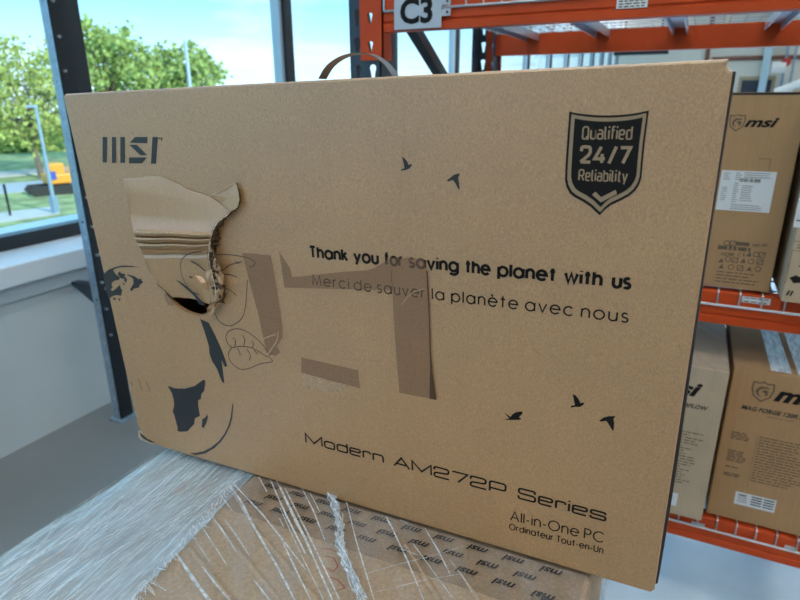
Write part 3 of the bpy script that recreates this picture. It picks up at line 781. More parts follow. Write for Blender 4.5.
for (u0, v0, n_, wd) in ((.05,.06,4,.14),(.05,.42,7,.12),(.27,.05,4,.12),(.42,.04,3,.5),(.27,.30,10,.1),(.42,.36,8,.24),(.27,.84,3,.6)):
    for i in range(n_):
        z = a.z-lh*(v0+i*.052); m.box(a.x+lw*u0, yU-.0013, z-.0011, a.x+lw*(u0+wd*rng.uniform(.6,1)), yU-.001, z)
m.build('label_print', INK_GREY_SHEEN, lb)
lines(U1, onY(716,258,yU).x, onY(766,258,yU).x, onY(740,247,yU).z, 1, .01, yU, .010, INK_FADED, 2, 'mark_row')
# conformity marks row
m = MB(); z = onY(735, 254, yU).z
put_font(m, 'HDMI  C E', onY(721, 255.5, yU)+Vector((0,-.0005,0)), onY(745, 256.5, yU)+Vector((0,-.0005,0)), UZ, .009, bold=.03)
for i, (px, py) in enumerate(((727,243),(733,243.5),(749,254),(756,254.5),(762,255),(721,260),(728,259),(735,260),(743,260.5),(751,261.5),(760,262),(721,266),(731,267),(740,268),(749,268.5),(758,269))):
    c0 = onY(px, py, yU); r_ = .0062
    mm = lambda a_, b_: Vector((c0.x+a_, yU-.0004, c0.z+b_))
    if i % 3 == 0: stroke(m, [(r_*math.cos(k*math.pi/5), r_*math.sin(k*math.pi/5)) for k in range(11)], .0022, mm)
    elif i % 3 == 1: stroke(m, [(-r_,-r_),(r_,-r_),(r_,r_),(-r_,r_),(-r_,-r_)], .0022, mm); stroke(m, [(-r_,-r_),(r_,r_)], .0016, mm)
    else: m.poly([mm(-r_,-r_), mm(r_,-r_), mm(r_*.3,r_)])
a = onY(736, 241.5, yU); b = onY(749, 246.5, yU); m.box(a.x, yU-.0004, b.z, b.x, yU-.0001, a.z)
a = onY(752, 246.5, yU); b = onY(767, 246.5, yU); put_font(m, '100-20', a+Vector((0,-.0005,0)), b+Vector((0,-.0005,0)), UZ, .007, bold=.03)
m.build('conformity_marks', INK_FADED, U1)
lines(U1, onY(716,276,yU).x, onY(762,276,yU).x, onY(740,273,yU).z, 4, .0085, yU, .003, INK_FADED, 12, 'fine_print')
m = MB(); a = onY(771, 159, yU)
stroke(m, [(-.026,0),(0,0),(0,-.028)], .0012, lambda p_, q_: Vector((a.x+p_, yU-.0004, a.z+q_))); m.build('corner_mark', INK_FADED, U1)
# second carton, pulled forward
yV = 1.60; xv = onY(782, 297, yV).x
U2 = carton('carton', 'pale carton with monitor stand drawing, pulled forward on middle shelf', xv, xv+.26, yV, ZDM, H+.02, .55, KRAFT_PALE)
a, b = onY(797, 175, yV), onY(793, 227, yV)
lb = MB().box(b.x, yV-.0009, b.z, b.x+.12, yV-.0001, a.z).build('shipping_label', WHITE, U2)
txt(lb, '- 8', Vector((b.x+.004, 0, b.z+.012)), Vector((b.x+.035, 0, b.z+.012)), .012, yV, INK, .03, 0, 'label_print', .0014)
m = MB(); a = onY(789, 250, yV); b = onY(786, 284, yV)
Mv = lambda x_, z_: Vector((x_, yV-.0004, z_))
stroke(m, [(b.x-.002, b.z),(b.x-.002, a.z),(b.x+.12, a.z)], .0012, Mv)
stroke(m, [(b.x-.002, a.z+.022),(b.x+.12, a.z+.022)], .0012, Mv)
put_font(m, '27', Vector((b.x+.004, yV-.0005, a.z+.006)), Vector((b.x+.03, yV-.0005, a.z+.006)), UZ, .010)
m.build('line_print', INK_FADED, U2)
m = MB()
for pl in ([(0,.02),(.012,.028),(.02,.024),(.03,.034),(.05,.04),(.09,.042),(.09,.03),(.05,.022),(.03,.012),(.01,.008)],
           [(.012,.05),(.022,.056),(.026,.064),(.03,.05),(.02,.046)],):
    m.poly([Mv(b.x+.004+x_, b.z+z_-.004) for x_, z_ in pl])
c0 = onY(789, 293, yV)
for k in (0, 1): m.poly([Mv(c0.x-.006+k*.007, c0.z-.006), Mv(c0.x-.002+k*.007, c0.z-.006), Mv(c0.x+.002+k*.007, c0.z+.006), Mv(c0.x-.002+k*.007, c0.z+.006)])
m.build('picture_print', INK, U2)
# lower cartons
yC = 1.662; xc = onY(720, 440, yC).x; zc = onY(731, 366.5, yC).z
L2 = carton('carton', 'large brown case carton with shield emblem and specification list', xc, xc+.34, yC, ZDL, zc, .46, KRAFT_RACK)
e0 = onY(762.5, 391.5, yC); emblem(L2, e0, .0285, INK_FADED)
a = onY(773, 400, yC); txt(L2, 'msi', a, Vector((a.x+.115, 0, a.z)), .042, yC, INK, .04, .35)
a = onY(741, 408.5, yC); txt(L2, 'MAG FORGE 120R AIRFLOW', a, Vector((a.x+.205, 0, a.z)), .0125, yC, INK_GREY_SHEEN, .03, .3)
a = onY(767, 417.5, yC); txt(L2, 'GAMING CASE', a, Vector((a.x+.06, 0, a.z)), .005, yC, INK_FADED, 0, 0)
xs0 = onY(732, 431, yC).x; xs1 = onY(757, 440, yC).x
for (py, n_) in ((431.5, 4), (450.5, 6), (467, 1), (474, 2)):
    lines(L2, xs0, xs0+.052, onY(735, py, yC).z, n_, .0062, yC, .0032, INK_FADED, n_+int(py), 'specification_heading')
lines(L2, xs1+.004, xs1+.135, onY(757, 436, yC).z, 17, .0085, yC, .0030, INK_FADED, 31, 'specification_print')
MB().box(xs1-.001, yC-.0003, onY(750, 488, yC).z, xs1-.0002, yC-.0001, onY(757, 436, yC).z).build('rule_line', INK_FADED, L2)
a, b = onY(736, 491, yC), onY(783, 504, yC); z1_ = a.z; z0_ = z1_-.040; x1_ = a.x+.098
lb = MB().box(a.x, yC-.0009, z0_, x1_, yC-.0001, z1_).build('shipping_label', WHITE, L2)
m = MB(); put_font(m, 'msi', Vector((a.x+.006, yC-.0014, z1_-.010)), Vector((a.x+.028, yC-.0014, z1_-.010)), UZ, .006, bold=.06, shear=.3)
for (u0, n_, w_) in ((.40, 4, .26), (.70, 4, .26)):
    for i in range(n_): m.box(a.x+.098*u0, yC-.0014, z1_-.008-i*.008, a.x+.098*(u0+w_), yC-.001, z1_-.0045-i*.008)
for i in range(3): m.box(a.x+.007, yC-.0014, z1_-.016-i*.007, a.x+.03, yC-.001, z1_-.0145-i*.007)
m.build('label_print', INK_GREY_SHEEN, lb)
for i, xx in enumerate((.085, .145)):
    MB().box(xc+xx, yC+.01, zc+.0021, xc+xx+.045, yC+.44, zc+.0027).build('clear_tape', CLEAR_TAPE, L2)
yD = 1.615; xd = onY(716, 445, yD).x; zd = onY(722, 371, yD).z
L1 = carton('carton', 'film-wrapped brown case carton beside the large one, pulled forward', xd-.34, xd, yD, ZDL, zd, .46, KRAFT_PALE)
MB().box(xd-.341, yD-.003, zd-.06, xd+.001, yD+.461, zd+.0035).build('film_cap', MATS['stretch_film_thin'], L1)
a = onY(666, 396, yD); b = onY(701, 397, yD); txt(L1, 'msi', Vector((b.x-.115, 0, b.z)), b, .040, yD, INK, .04, .35)
b = onY(708, 411, yD); txt(L1, 'MAG FORGE 120R AIRFLOW', Vector((b.x-.205, 0, b.z)), b, .0125, yD, INK_GREY_SHEEN, .03, .3)
lines(L1, xd-.19, xd-.03, onY(690, 432, yD).z, 20, .0085, yD, .0030, INK_FADED, 55, 'specification_print')
a = onY(676, 506, yD); MB().box(a.x-.09, yD-.0009, a.z, a.x, yD-.0001, a.z+.042).build('shipping_label', WHITE, L1)

# ================================================================= STACK ON A PALLET, WRAPPED IN FILM
REL = lambda x, y, z: Vector((x, y, z+H))
SL = 0.0253
S0 = REL(-0.7136, 0.5479, -0.5085); SN = Vector((-SL, 0, 1)).normalized()
def stk(x, y, h=0.0): return onP(x, y, S0+SN*h, SN) 
def stz(x): return S0.z + SL*(x-S0.x)
def slab(x0, x1, y0, y1, zb_, dz=0.0, b=.006):
    """carton whose top follows the sagging stack"""
    n = 4
    m = MB().bbox(x0, y0, zb_, x1, y1, 1.0, b)
    for v in m.v:
        if v.z > zb_+.2: v.z = v.z-1.0 + stz(v.x)+dz
    return m
xa = stk(200, 520).x; 
A0, A1 = -0.50, -0.036
YA0, YA1 = 0.16, 0.80
ZP = 0.145; ZMID = 0.60
pal = thing('pallet', 'wooden pallet under the film-wrapped carton stack', 'pallet', (-.35, .48, 0))
for i in range(3): MB().bbox(-.68+i*.28, .14, 0, -.58+i*.28, .82, .022, .002).build('bottom_board', WOOD, pal)
for i in range(3):
    for j in range(3): MB().bbox(-.68+i*.28, .14+j*.29, .022, -.58+i*.28, .24+j*.29, .10, .002).build('block', WOOD, pal)
for j in range(3): MB().bbox(-.68, .14+j*.29, .10, -.02, .24+j*.29, .122, .002).build('stringer_board', WOOD, pal)
for i in range(6): MB().bbox(-.68+i*.1145, .14, .122, -.58+i*.1145, .82, ZP, .002).build('deck_board', WOOD, pal)
solo(MB().bbox(-.676, YA0, ZP, -.36, YA1, ZMID, .005), 'carton', KRAFT_STACK, 'brown carton low in the wrapped stack on the window side', 'carton', group='lower cartons of the wrapped stack')
solo(MB().bbox(-.355, YA0, ZP, -.036, YA1, ZMID, .005), 'carton', KRAFT_STACK, 'brown carton low in the wrapped stack on the rack side', 'carton', group='lower cartons of the wrapped stack')
CA = thing('carton', 'creased carton with printed tape under the big torn box', 'carton', ((A0+A1)/2, (YA0+YA1)/2, ZMID))
slab(A0, A1, YA0, YA1, ZMID, -.0015).build('body', KRAFT_STACK, CA)
CB = thing('carton', 'narrow carton under bright white stretch film at the stack edge', 'carton', ((-.66+A0)/2, (YA0+YA1)/2, ZMID))
slab(-.674, A0-.008, YA0, YA1, ZMID, -.020).build('body', KRAFT_STACK, CB)
# creases: slightly raised flute ridges on the carton top
m = MB()
for i, (p0, p1) in enumerate((((190,548),(232,600)), ((214,520),(280,600)), ((248,520),(318,600)), ((405,545),(440,600)), ((450,560),(480,600)))):
    a, b = stk(*p0), stk(*p1); d = (b-a).normalized(); s_ = d.cross(SN)
    m.add([a-s_*.004, b-s_*.004, b+SN*.0012, a+SN*.0012, b+s_*.004, a+s_*.004], [(0,1,2,3),(3,2,4,5)])
m.build('crease_ridges', KRAFT_STACK, CA)
# printed tape bands
tp = [stk(243,478,.0008), stk(300,487,.0008), stk(600,578,.0008), stk(585,592,.0008), stk(480,570,.0008), stk(300,531,.0008), stk(222,504,.0008)]
band = MB().poly([Vector((A0+.008, .62, stz(A0)+.0008)), Vector((A1-.006, .62, stz(A1)+.0008)), Vector((A1-.006, .478, stz(A1)+.0008)), Vector((A0+.008, .478, stz(A0)+.0008))]).build('printed_tape', PRINT_TAPE, CA)
m = MB()
for r_ in range(4):
    for i in range(11):
        x = A0+.045 + i*.042 + (r_ % 2)*.018; yy = .538 - r_*.019
        if x > A1-.03 or yy < .485: continue
        O = Vector((x+.012, yy+.004, 0)); E_ = Vector((x-.013, yy+.004, 0))
        O.z = stz(O.x)+.0022; E_.z = stz(E_.x)+.0022
        put_font(m, 'msi', O, E_, Vector((0,-1,0)), .0100, bold=.025, shear=.35)
m.build('tape_lettering', INK, band)
band2 = MB().poly([Vector((A1-.052, .50, stz(A1-.05)+.0011)), Vector((A1-.006, .50, stz(A1)+.0011)), Vector((A1-.006, YA0+.01, stz(A1)+.0011)), Vector((A1-.052, YA0+.01, stz(A1-.05)+.0011))]).build('printed_tape', PRINT_TAPE, CA)
m = MB()
for i in range(7):
    for r_ in range(2):
        x = A1-.036+r_*.022; yy = .49-i*.042-r_*.02
        put_font(m, 'msi', Vector((x, yy-.012, stz(x)+.0025)), Vector((x, yy+.013, stz(x)+.0025)), Vector((-1,0,0)), .0100, bold=.025, shear=.35)
m.build('tape_lettering', INK, band2)
m = MB()
for pl in ([(326,556),(334,558),(338,566),(333,572),(327,568)], [(330,577),(338,580),(345,588),(338,590)], [(322,548),(330,549),(336,552)]):
    pp = [stk(x, y, .0012) for x, y in pl]
    for i in range(len(pp)-1):
        d = (pp[i+1]-pp[i]).normalized().cross(SN)*.0006
        m.add([pp[i]-d, pp[i+1]-d, pp[i+1]+d, pp[i]+d], [(0,1,2,3)])
m.build('pen_mark', RED_PEN, CA)

# stretch film: one wrap around the stack
FW = thing('stretch_film', 'crinkled clear stretch film wrapped around the carton stack', 'stretch film', (-.35, .48, ZP))
nz_ = lambda v, s_: noise.noise(Vector(v)*s_)
rows = []
for i in range(41):
    yy = YA0-.008 + (YA1-YA0+.016)*i/40; row = []
    for j in range(27):
        f_ = j/26; xo = -.679; xi = A0+.012 + (.04 if False else 0)*(1-i/40)
        xi = A0+.004 + .03*max(0, (.55-yy)/.25)
        x = xo+(xi-xo)*f_
        z = stz(x)-.010 + .012*f_**2 + (.004*nz_((x*1.0, yy*.25, 0), 40) + .002*nz_((x*1.5, yy*1.2, 3), 60))*min(1, max(.25, (.62-yy)/.1))
        row.append((x, yy, z))
    rows.append(row)
MB().grid(rows).build('dense_sheet', FILM, FW, smooth=True)
# sides of the wrap
def skirt(pa, pb, n=24, m_=14):
    rows = []
    pa, pb = Vector(pa), Vector(pb); d = (pb-pa).normalized(); nn = Vector((d.y, -d.x, 0))
    for i in range(m_+1):
        r = []
        for j in range(n+1):
            p_ = pa.lerp(pb, j/n); zt_ = stz(p_.x)-.012
            z = ZP+.01 + (zt_-ZP-.01)*i/m_
            r.append((p_.x+nn.x*(.003+.003*nz_((p_.x, p_.y, z*.4), 30)), p_.y+nn.y*(.003+.003*nz_((p_.x, p_.y, z*.4), 30)), z))
        rows.append(r)
    return MB().grid(rows)
skirt((-.684, YA1+.006, 0), (-.684, YA0-.006, 0)).build('side_wrap', FILM, FW, True)
skirt((-.684, YA0-.006, 0), (-.030, YA0-.006, 0)).build('side_wrap', FILM, FW, True)
skirt((-.030, YA0-.006, 0), (-.030, YA1+.006, 0)).build('side_wrap', FILM_THIN, FW, True)
skirt((-.030, YA1+.006, 0), (-.684, YA1+.006, 0)).build('side_wrap', FILM, FW, True)
# thin clear film over the carton top
rows = []
for i in range(31):
    yy = YA0 + (.543-YA0)*i/30; row = []
    for j in range(31):
        x = A0+.01 + (A1+.004-A0-.01)*j/30
        row.append((x, yy, stz(x)+.0045+.0016*nz_((x, yy, 5), 35)+.001*nz_((x, yy, 9), 90)))
    rows.append(row)
MB().grid(rows).build('clear_sheet', FILM_THIN, FW, smooth=True)
# strands: taut film pulled into cords, laid just over the carton top
def zoomA(x, y): return (x/2.667, 430+y/2.667)
def zoomB(x, y): return (280+x/2.5, 460+y/2.5)
strands = [([zoomA(*q_) for q_ in pl], w_) for pl, w_ in (
    ([(610,145),(640,185),(680,262),(738,362),(800,480)], 4.2), ([(622,142),(700,225),(760,300),(815,372)], 3.0), ([(605,140),(650,215),(700,300),(772,420)], 1.8),
    ([(690,125),(712,165)], 2.6), ([(720,130),(762,225),(815,330)], 3.2), ([(735,130),(790,250),(830,320)], 2.0),
    ([(555,215),(590,262),(630,325)], 2.6), ([(585,170),(620,215)], 2.2), ([(600,240),(636,290),(665,335)], 2.4), ([(530,245),(566,300),(605,360)], 2.0),
    ([(470,330),(515,400),(560,460)], 3.6), ([(480,340),(535,420),(575,470)], 2.0), ([(540,365),(575,410),(625,470)], 3.0), ([(676,398),(720,455)], 2.4), ([(505,270),(560,352)], 1.4), ([(745,235),(760,265)], 1.8))]
strands += [([zoomB(*q_) for q_ in pl], w_) for pl, w_ in (
    ([(0,66),(60,190),(132,352)], 3.4), ([(12,70),(80,205),(150,352)], 2.6), ([(0,120),(50,230),(110,352)], 1.8), ([(0,190),(40,275),(78,352)], 2.4),
    ([(55,70),(85,130),(112,200)], 2.4), ([(75,82),(100,130)], 1.6), ([(165,100),(190,200),(236,352)], 2.2), ([(272,152),(318,250),(360,352)], 2.8),
    ([(265,140),(276,165)], 2.2), ([(332,208),(388,285),(432,345)], 1.8), ([(362,170),(395,225),(425,285)], 2.6), ([(305,222),(345,238)], 1.5),
    ([(450,280),(480,330)], 1.4), ([(215,285),(290,262),(380,240),(460,215)], 1.0), ([(240,330),(360,300),(450,285)], .9), ([(300,150),(320,158)], 1.6))]
for pl, w_ in strands:
    # densify
    pp = []
    for i in range(len(pl)-1):
        for k in range(5):
            t_ = k/5; pp.append((pl[i][0]*(1-t_)+pl[i+1][0]*t_, pl[i][1]*(1-t_)+pl[i+1][1]*t_))
    pp.append(pl[-1]); n = len(pp)
    P3 = [stk(x, y, .0065) for x, y in pp]; d = (P3[-1]-P3[0]).normalized(); sd = d.cross(SN)
    MB().ribbon(P3, lambda i: w_*.00068*(.55+.45*math.sin(math.pi*min(1, (i+.6)/n)))*(1+.35*nz_((i*.9, w_, 0), 1.0)), lambda i: (sd+SN*.5*nz_((i*.5, w_*3, 2), 1.0)).normalized()).build('strand', FILM_ROPE, FW)
# twisted bunch of film
pl = [zoomB(*q_) for q_ in ((122,82),(138,120),(150,165),(150,215),(165,262),(184,305),(205,352))]
m = MB(); rng = random.Random(21)
for k in range(26):
    P3 = []
    for i in range(13):
        t_ = i/12*(len(pl)-1); j = min(int(t_), len(pl)-2); u = t_-j
        x = pl[j][0]*(1-u)+pl[j+1][0]*u; y = pl[j][1]*(1-u)+pl[j+1][1]*u
        P3.append(stk(x, y, .006) + Vector((rng.uniform(-.0065,.0065), rng.uniform(-.003,.003), rng.uniform(0, .008))))
    m.ribbon(P3, rng.uniform(.0012, .0035), lambda i: Vector((rng.uniform(-1,1), rng.uniform(-.5,.5), rng.uniform(-.8,.8))).normalized())
m.build('twisted_bunch', FILM_ROPE, FW)['kind'] = 'stuff'
# frayed edge of the dense sheet along the carton gap, and streaks in it
m = MB(); rng = random.Random(5)
for k in range(150):
    t_ = rng.random(); x = 238+(128-238)*t_ + rng.uniform(-4, 4); y = 478+(604-478)*t_
    a = stk(x, y, .004+rng.uniform(0,.004)); l = rng.uniform(.004, .018)*(0.5+t_)
    dv = Vector((rng.uniform(.1,1), rng.uniform(-1,.1), rng.uniform(-.1,.5))).normalized()
    m.ribbon([a, a+dv*l*.5, a+dv*l+Vector((0,0,-.001))], rng.uniform(.0005,.0016), dv.cross(SN).normalized())
m.build('frayed_edge', FILM_ROPE, FW)['kind'] = 'stuff'
m = MB()
for k in range(110):
    x0_ = rng.uniform(-.672, A0-.005); y0_ = rng.uniform(YA0, .56); l = rng.uniform(.04, .22); sl = rng.uniform(.08, .30) if k % 6 else -.9
    P3 = []
    for i in range(7):
        yy = y0_+l*i/6; x = x0_+sl*l*i/6*(1 if k % 6 else .6)
        if x > A0+.01 or x < -.676 or yy > .62: continue
        f_ = max(0, (x+.679)/(A0+.683)); P3.append((x, yy, stz(x)-.0065+.012*f_**2+.002))
    if len(P3) > 2: m.ribbon(P3, rng.uniform(.0003, .0009), Vector((1,0,rng.uniform(-.4,.4))).normalized())
m.build('film_streaks', FILM_ROPE, FW)['kind'] = 'stuff'

# ================================================================= THE BIG TORN BOX
C_TL, C_TR, C_BR, C_BL = REL(-.7212,.5247,.008), REL(.0186,.5226,.0267), REL(.0261,.5458,-.4847), REL(-.7136,.5479,-.5034)
EX = (C_BR-C_BL); BW = EX.length; EX.normalize()
EZ = (C_TL-C_BL); BHH = EZ.length; EZ.normalize()
EN = EX.cross(EZ).normalized()            # towards the camera
if EN.y > 0: EN = -EN
BK = Vector((0, 1, 0)); DEP = 0.185
BOX = thing('computer_carton', 'large torn cardboard computer box with brown tape, standing on the stack', 'carton', C_BL)
def fp(u, v, w=0.0): return C_BL + EX*u + EZ*v + EN*w
def fpx(x, y, w=0.0): return onP(x, y, C_BL+EN*w, EN)
def uv(x, y):
    q_ = fpx(x, y)-C_BL
    # oblique axes
    a = q_.dot(EX); b_ = q_.dot(EZ); c0 = EX.dot(EZ); det = 1-c0*c0
    return ((a-c0*b_)/det, (b_-c0*a)/det)
# front panel outline, with crushed lower corner and chamfered upper corners
u0, v0 = 0.0, 0.0
out = [(.003,BHH-.0005),(-.001,BHH-.004),(0,BHH*.5),(.0,.032),(.004,.018),(.012,.008),(.024,.0025),(.045,.0),(BW*.5,-.0),(BW-.003,0),(BW,.004),(BW,BHH*.5),(BW,BHH-.0085),(BW-.0025,BHH-.007),(BW-.0042,BHH-.004),(BW-.004,BHH),(BW*.5,BHH)]
hole_px = [(165.5,291.5),(171,301),(179,308),(188,313),(199,316.5),(208,313.5),(214,308.5),(219,300),(221,288),(217,268),(212,252),(198,250),(178,262),(166,280)]
hole = [uv(*q_) for q_ in hole_px]
def inset(q_, d):
    d *= .7
    u, v = q_
    u = u+d if u < .02 else (u-d if u > BW-.02 else u); v = v+d if v < .02 else (v-d if v > BHH-.02 else v)
    return (u, v)
m = MB()
inn = [inset(q_, .003) for q_ in out]
m.poly([fp(*q_) for q_ in inn], [[fp(*q_) for q_ in hole]])
n = len(out); o = len(m.v)
m.v += [fp(*q_) for q_ in inn] + [fp(*inset(q_, .0009), -.0009) for q_ in out] + [fp(*q_, -.003) for q_ in out] + [fp(*q_, -.005) for q_ in out]
for r_ in range(3):
    for i in range(n): m.f.append((o+r_*n+i, o+r_*n+(i+1)%n, o+(r_+1)*n+(i+1)%n, o+(r_+1)*n+i))
m.build('front_panel', KRAFT, BOX)
# torn rim of the hole: the sandwich edge of the board
m = MB(); n = len(hole); o = len(m.v)
rg = random.Random(9)
m.v += [fp(*q_, .0) for q_ in hole] + [fp(q_[0]+rg.uniform(-.001,.001), q_[1]+rg.uniform(-.001,.001)+.0012, -.005) for q_ in hole]
m.f += [(i, (i+1)%n, n+(i+1)%n, n+i) for i in range(n)]
m.build('torn_rim', KRAFT_LIGHT, BOX)
# pale scuffed lip below the hole
lip = [(163,296),(170,302),(178,309),(188,314),(199,317.5),(208,314.5),(206,317.5),(198,319.5),(186,316.5),(176,312),(167,303)]
MB().poly([fpx(x, y, .0006) for x, y in lip]).build('scuffed_lip', KRAFT_LIGHT, BOX)
MB().poly([fpx(x, y, .0012) for x, y in [(164,292),(171,299),(174,306),(168,305),(165,299)]]).build('scuffed_lip', mat('torn_brown', (.36,.22,.14), .8), BOX)
# other panels of the box
def bpt(u, v, d): return C_BL + EX*u + EZ*v + BK*d
def slabp(a, b, c, d_, name, material):
    """four corners outside + 4 mm board inside"""
    ctr = bpt(BW/2, BHH/2, DEP/2); nrm = (b-a).cross(d_-a).normalized()
    if nrm.dot(ctr-a) < 0: nrm = -nrm
    vs = [a, b, c, d_] + [q_+nrm*.004 for q_ in (a, b, c, d_)]
    return MB().add(vs, [(0,1,2,3),(7,6,5,4),(0,4,5,1),(1,5,6,2),(2,6,7,3),(3,7,4,0)]).build(name, material, BOX)
f0 = .0052
slabp(bpt(.012,.002,f0), bpt(BW-.001,.002,f0), bpt(BW-.001,.002,DEP), bpt(.012,.002,DEP), 'bottom_panel', KRAFT)
slabp(bpt(.002,BHH-.001,f0), bpt(BW-.008,BHH-.001,f0), bpt(BW-.008,BHH-.001,DEP), bpt(.002,BHH-.001,DEP), 'top_panel', KRAFT)
slabp(bpt(.001,.006,f0), bpt(.001,BHH-.006,f0), bpt(.001,BHH-.006,DEP), bpt(.001,.006,DEP), 'side_panel', KRAFT)
slabp(bpt(0,0,DEP), bpt(BW,0,DEP), bpt(BW,BHH,DEP), bpt(0,BHH,DEP), 'back_panel', KRAFT)
# dark side flap bulging out past the front edge
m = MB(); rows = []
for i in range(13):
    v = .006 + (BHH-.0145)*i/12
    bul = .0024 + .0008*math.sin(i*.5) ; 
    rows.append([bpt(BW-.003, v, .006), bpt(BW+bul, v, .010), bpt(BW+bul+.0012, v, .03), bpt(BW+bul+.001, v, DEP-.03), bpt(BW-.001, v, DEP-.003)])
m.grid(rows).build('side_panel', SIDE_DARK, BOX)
# pale bent corner behind the crushed corner
a = [(138.5,430),(138,437),(141,440),(150,443.5),(158,444.5),(150,438)]
MB().poly([fpx(x, y, -.0062) for x, y in a]).build('corner_flap', PALE_TORN, BOX)
# carrying handle on the top
hp = [(322,79),(330,66),(344,56.5),(360,53),(374,55),(385,62),(392,70),(397,79)]
Ph = [onY(x, y, C_TL.y+.075) for x, y in hp]
rows = []
ptsd = []
for i in range(len(Ph)-1):
    for k in range(4):
        p_ = [Ph[max(0, min(len(Ph)-1, i+q_))] for q_ in (-1, 0, 1, 2)]; t_ = k/4
        ptsd.append(.5*((2*p_[1])+(p_[2]-p_[0])*t_+(2*p_[0]-5*p_[1]+4*p_[2]-p_[3])*t_*t_+(3*p_[1]-3*p_[2]+p_[3]-p_[0])*t_**3))
ptsd.append(Ph[-1])
mo = MB(); rows = []
cen = sum(ptsd, Vector())/len(ptsd)
for p_ in ptsd:
    nr = (p_-cen); nr.y = 0; nr = nr.normalized()*.0012
    rows.append([p_-UY*.008, p_+UY*.008, p_+UY*.008-nr, p_-UY*.008-nr, p_-UY*.008])
mo.grid(rows).build('handle', STRAP_DARK, BOX, smooth=False)
for p_ in (Ph[0], Ph[-1]):
    MB().box(p_.x-.012, p_.y-.014, p_.z-.02, p_.x+.012, p_.y+.014, p_.z-.004).build('handle_socket', STRAP_DARK, BOX)

# ---- prints on the front panel
W1 = .0003
def prt(name, polys, material, w=W1, z=None):
    for pl in polys:
        q_ = pl if z is None else [(z[0]+x/z[2], z[1]+y/z[2]) for x, y in pl]
        o = MB().poly([fpx(x, y, w) for x, y in q_]).build(name, material, BOX)
    return o
def prl(name, plines, width, material, w=W1, z=None):
    m = MB()
    for pl in plines:
        q_ = pl if z is None else [(z[0]+x/z[2], z[1]+y/z[2]) for x, y in pl]
        q2 = [uv(*k) for k in q_]
        if len(q2) > 2:   # smooth
            sm = []
            for i in range(len(q2)-1):
                p_ = [Vector(q2[max(0, min(len(q2)-1, i+k))]) for k in (-1, 0, 1, 2)]
                for k in range(4):
                    t_ = k/4; c = .5*((2*p_[1])+(p_[2]-p_[0])*t_+(2*p_[0]-5*p_[1]+4*p_[2]-p_[3])*t_*t_+(3*p_[1]-3*p_[2]+p_[3]-p_[0])*t_**3); sm.append((c.x, c.y))
            sm.append(q2[-1]); q2 = sm
        stroke(m, q2, width, lambda a_, b_: fp(a_, b_, w))
    return m.build(name, material, BOX)
zl = (60, 80, 3.3333)
prt('brand_logo', [[(142,190),(157,190),(156,275),(142,275)], [(173,190),(187,190),(187,276),(173,276)], [(201,190),(216,190),(216,276),(201,276)],
    [(232,209),(250,190),(292,190),(291,211)], [(231,216),(256,216),(291,251),(268,251)], [(230,258),(290,258),(274,278),(230,278)], [(308,190),(326,190),(320,279),(303,279)]], INK_GREY_SHEEN, z=zl)
prt('trademark_sign', [[(328,192),(334,192),(334,196),(328,196)], [(335,192),(341,192),(341,203),(338,203)]], INK_GREY_SHEEN, z=zl)
prt('bird_print', [[(120,115),(150,138),(168,158),(188,200),(210,190),(222,198),(205,222),(185,240),(150,252),(130,252),(112,262),(108,250),(125,238),(145,232),(138,190)]], INK_GREY_SHEEN, z=(390,145,10))
prt('bird_print', [[(568,352),(600,330),(640,298),(670,288),(700,283),(690,310),(682,325),(690,380),(698,440),(690,450),(672,418),(655,385),(630,350),(580,365)]], INK_GREY_SHEEN, z=(390,145,10))
zb3 = (490, 385, 5.714)
prt('bird_print', [[(80,158),(118,182),(128,168),(145,156),(180,150),(187,158),(180,170),(165,185),(180,192),(172,199),(120,200),(80,197),(110,190)]], INK, z=zb3)
prt('bird_print', [[(472,50),(490,60),(505,78),(518,105),(528,100),(541,103),(530,116),(515,126),(490,125),(462,129),(460,120),(485,115),(478,80)]], INK, z=zb3)
prt('bird_print', [[(624,203),(650,185),(680,178),(718,178),(705,195),(710,220),(706,262),(698,258),(685,235),(665,205),(635,210)]], INK, z=zb3)
# badge
zs = (555, 100, 5.0); cxs, cys = 258, 290
sh = [(72,58),(110,66),(150,71),(210,76),(270,77),(330,74),(390,68),(430,61),(470,52),(460,125),(450,200),(443,270),(437,330),(432,390),(420,425),(400,455),(370,480),(330,502),(280,525),(250,548),(224,577),(205,560),(180,535),(140,508),(100,487),(75,468),(57,435),(50,400),(52,340),(58,250),(64,160)]
def ins(k): return [(cxs+(x-cxs)*k, cys+(y-cys)*k) for x, y in sh]
badge = prt('badge_shield', [ins(1.0)], INK, z=zs)
prt('badge_ring', [ins(.945)], PRINT_TAN, w=.0006, z=zs)
prt('badge_field', [ins(.855)], INK, w=.0009, z=zs)
m = MB()
def zpt(x, y, w): return fpx(zs[0]+x/zs[2], zs[1]+y/zs[2], w)
for tx, a, b_, cap_, wt, gp in (('Qualified', (137,194), (381,195), .0096, .135, .24), ('24/7', (127,313), (370,317), .0130, .20, .30), ('Reliability', (119,401), (358,408), .0088, .135, .26)):
    put_strokes(m, tx, din_glyph, zpt(*a, .0012), zpt(*b_, .0012), EZ, cap_, wt, gp, Vector((0,0,0)))
m.poly([zpt(x, y, .0012) for x, y in [(185,474),(203,458),(230,486),(303,449),(311,470),(229,512)]])
m.build('badge_lettering', PRINT_TAN, BOX)
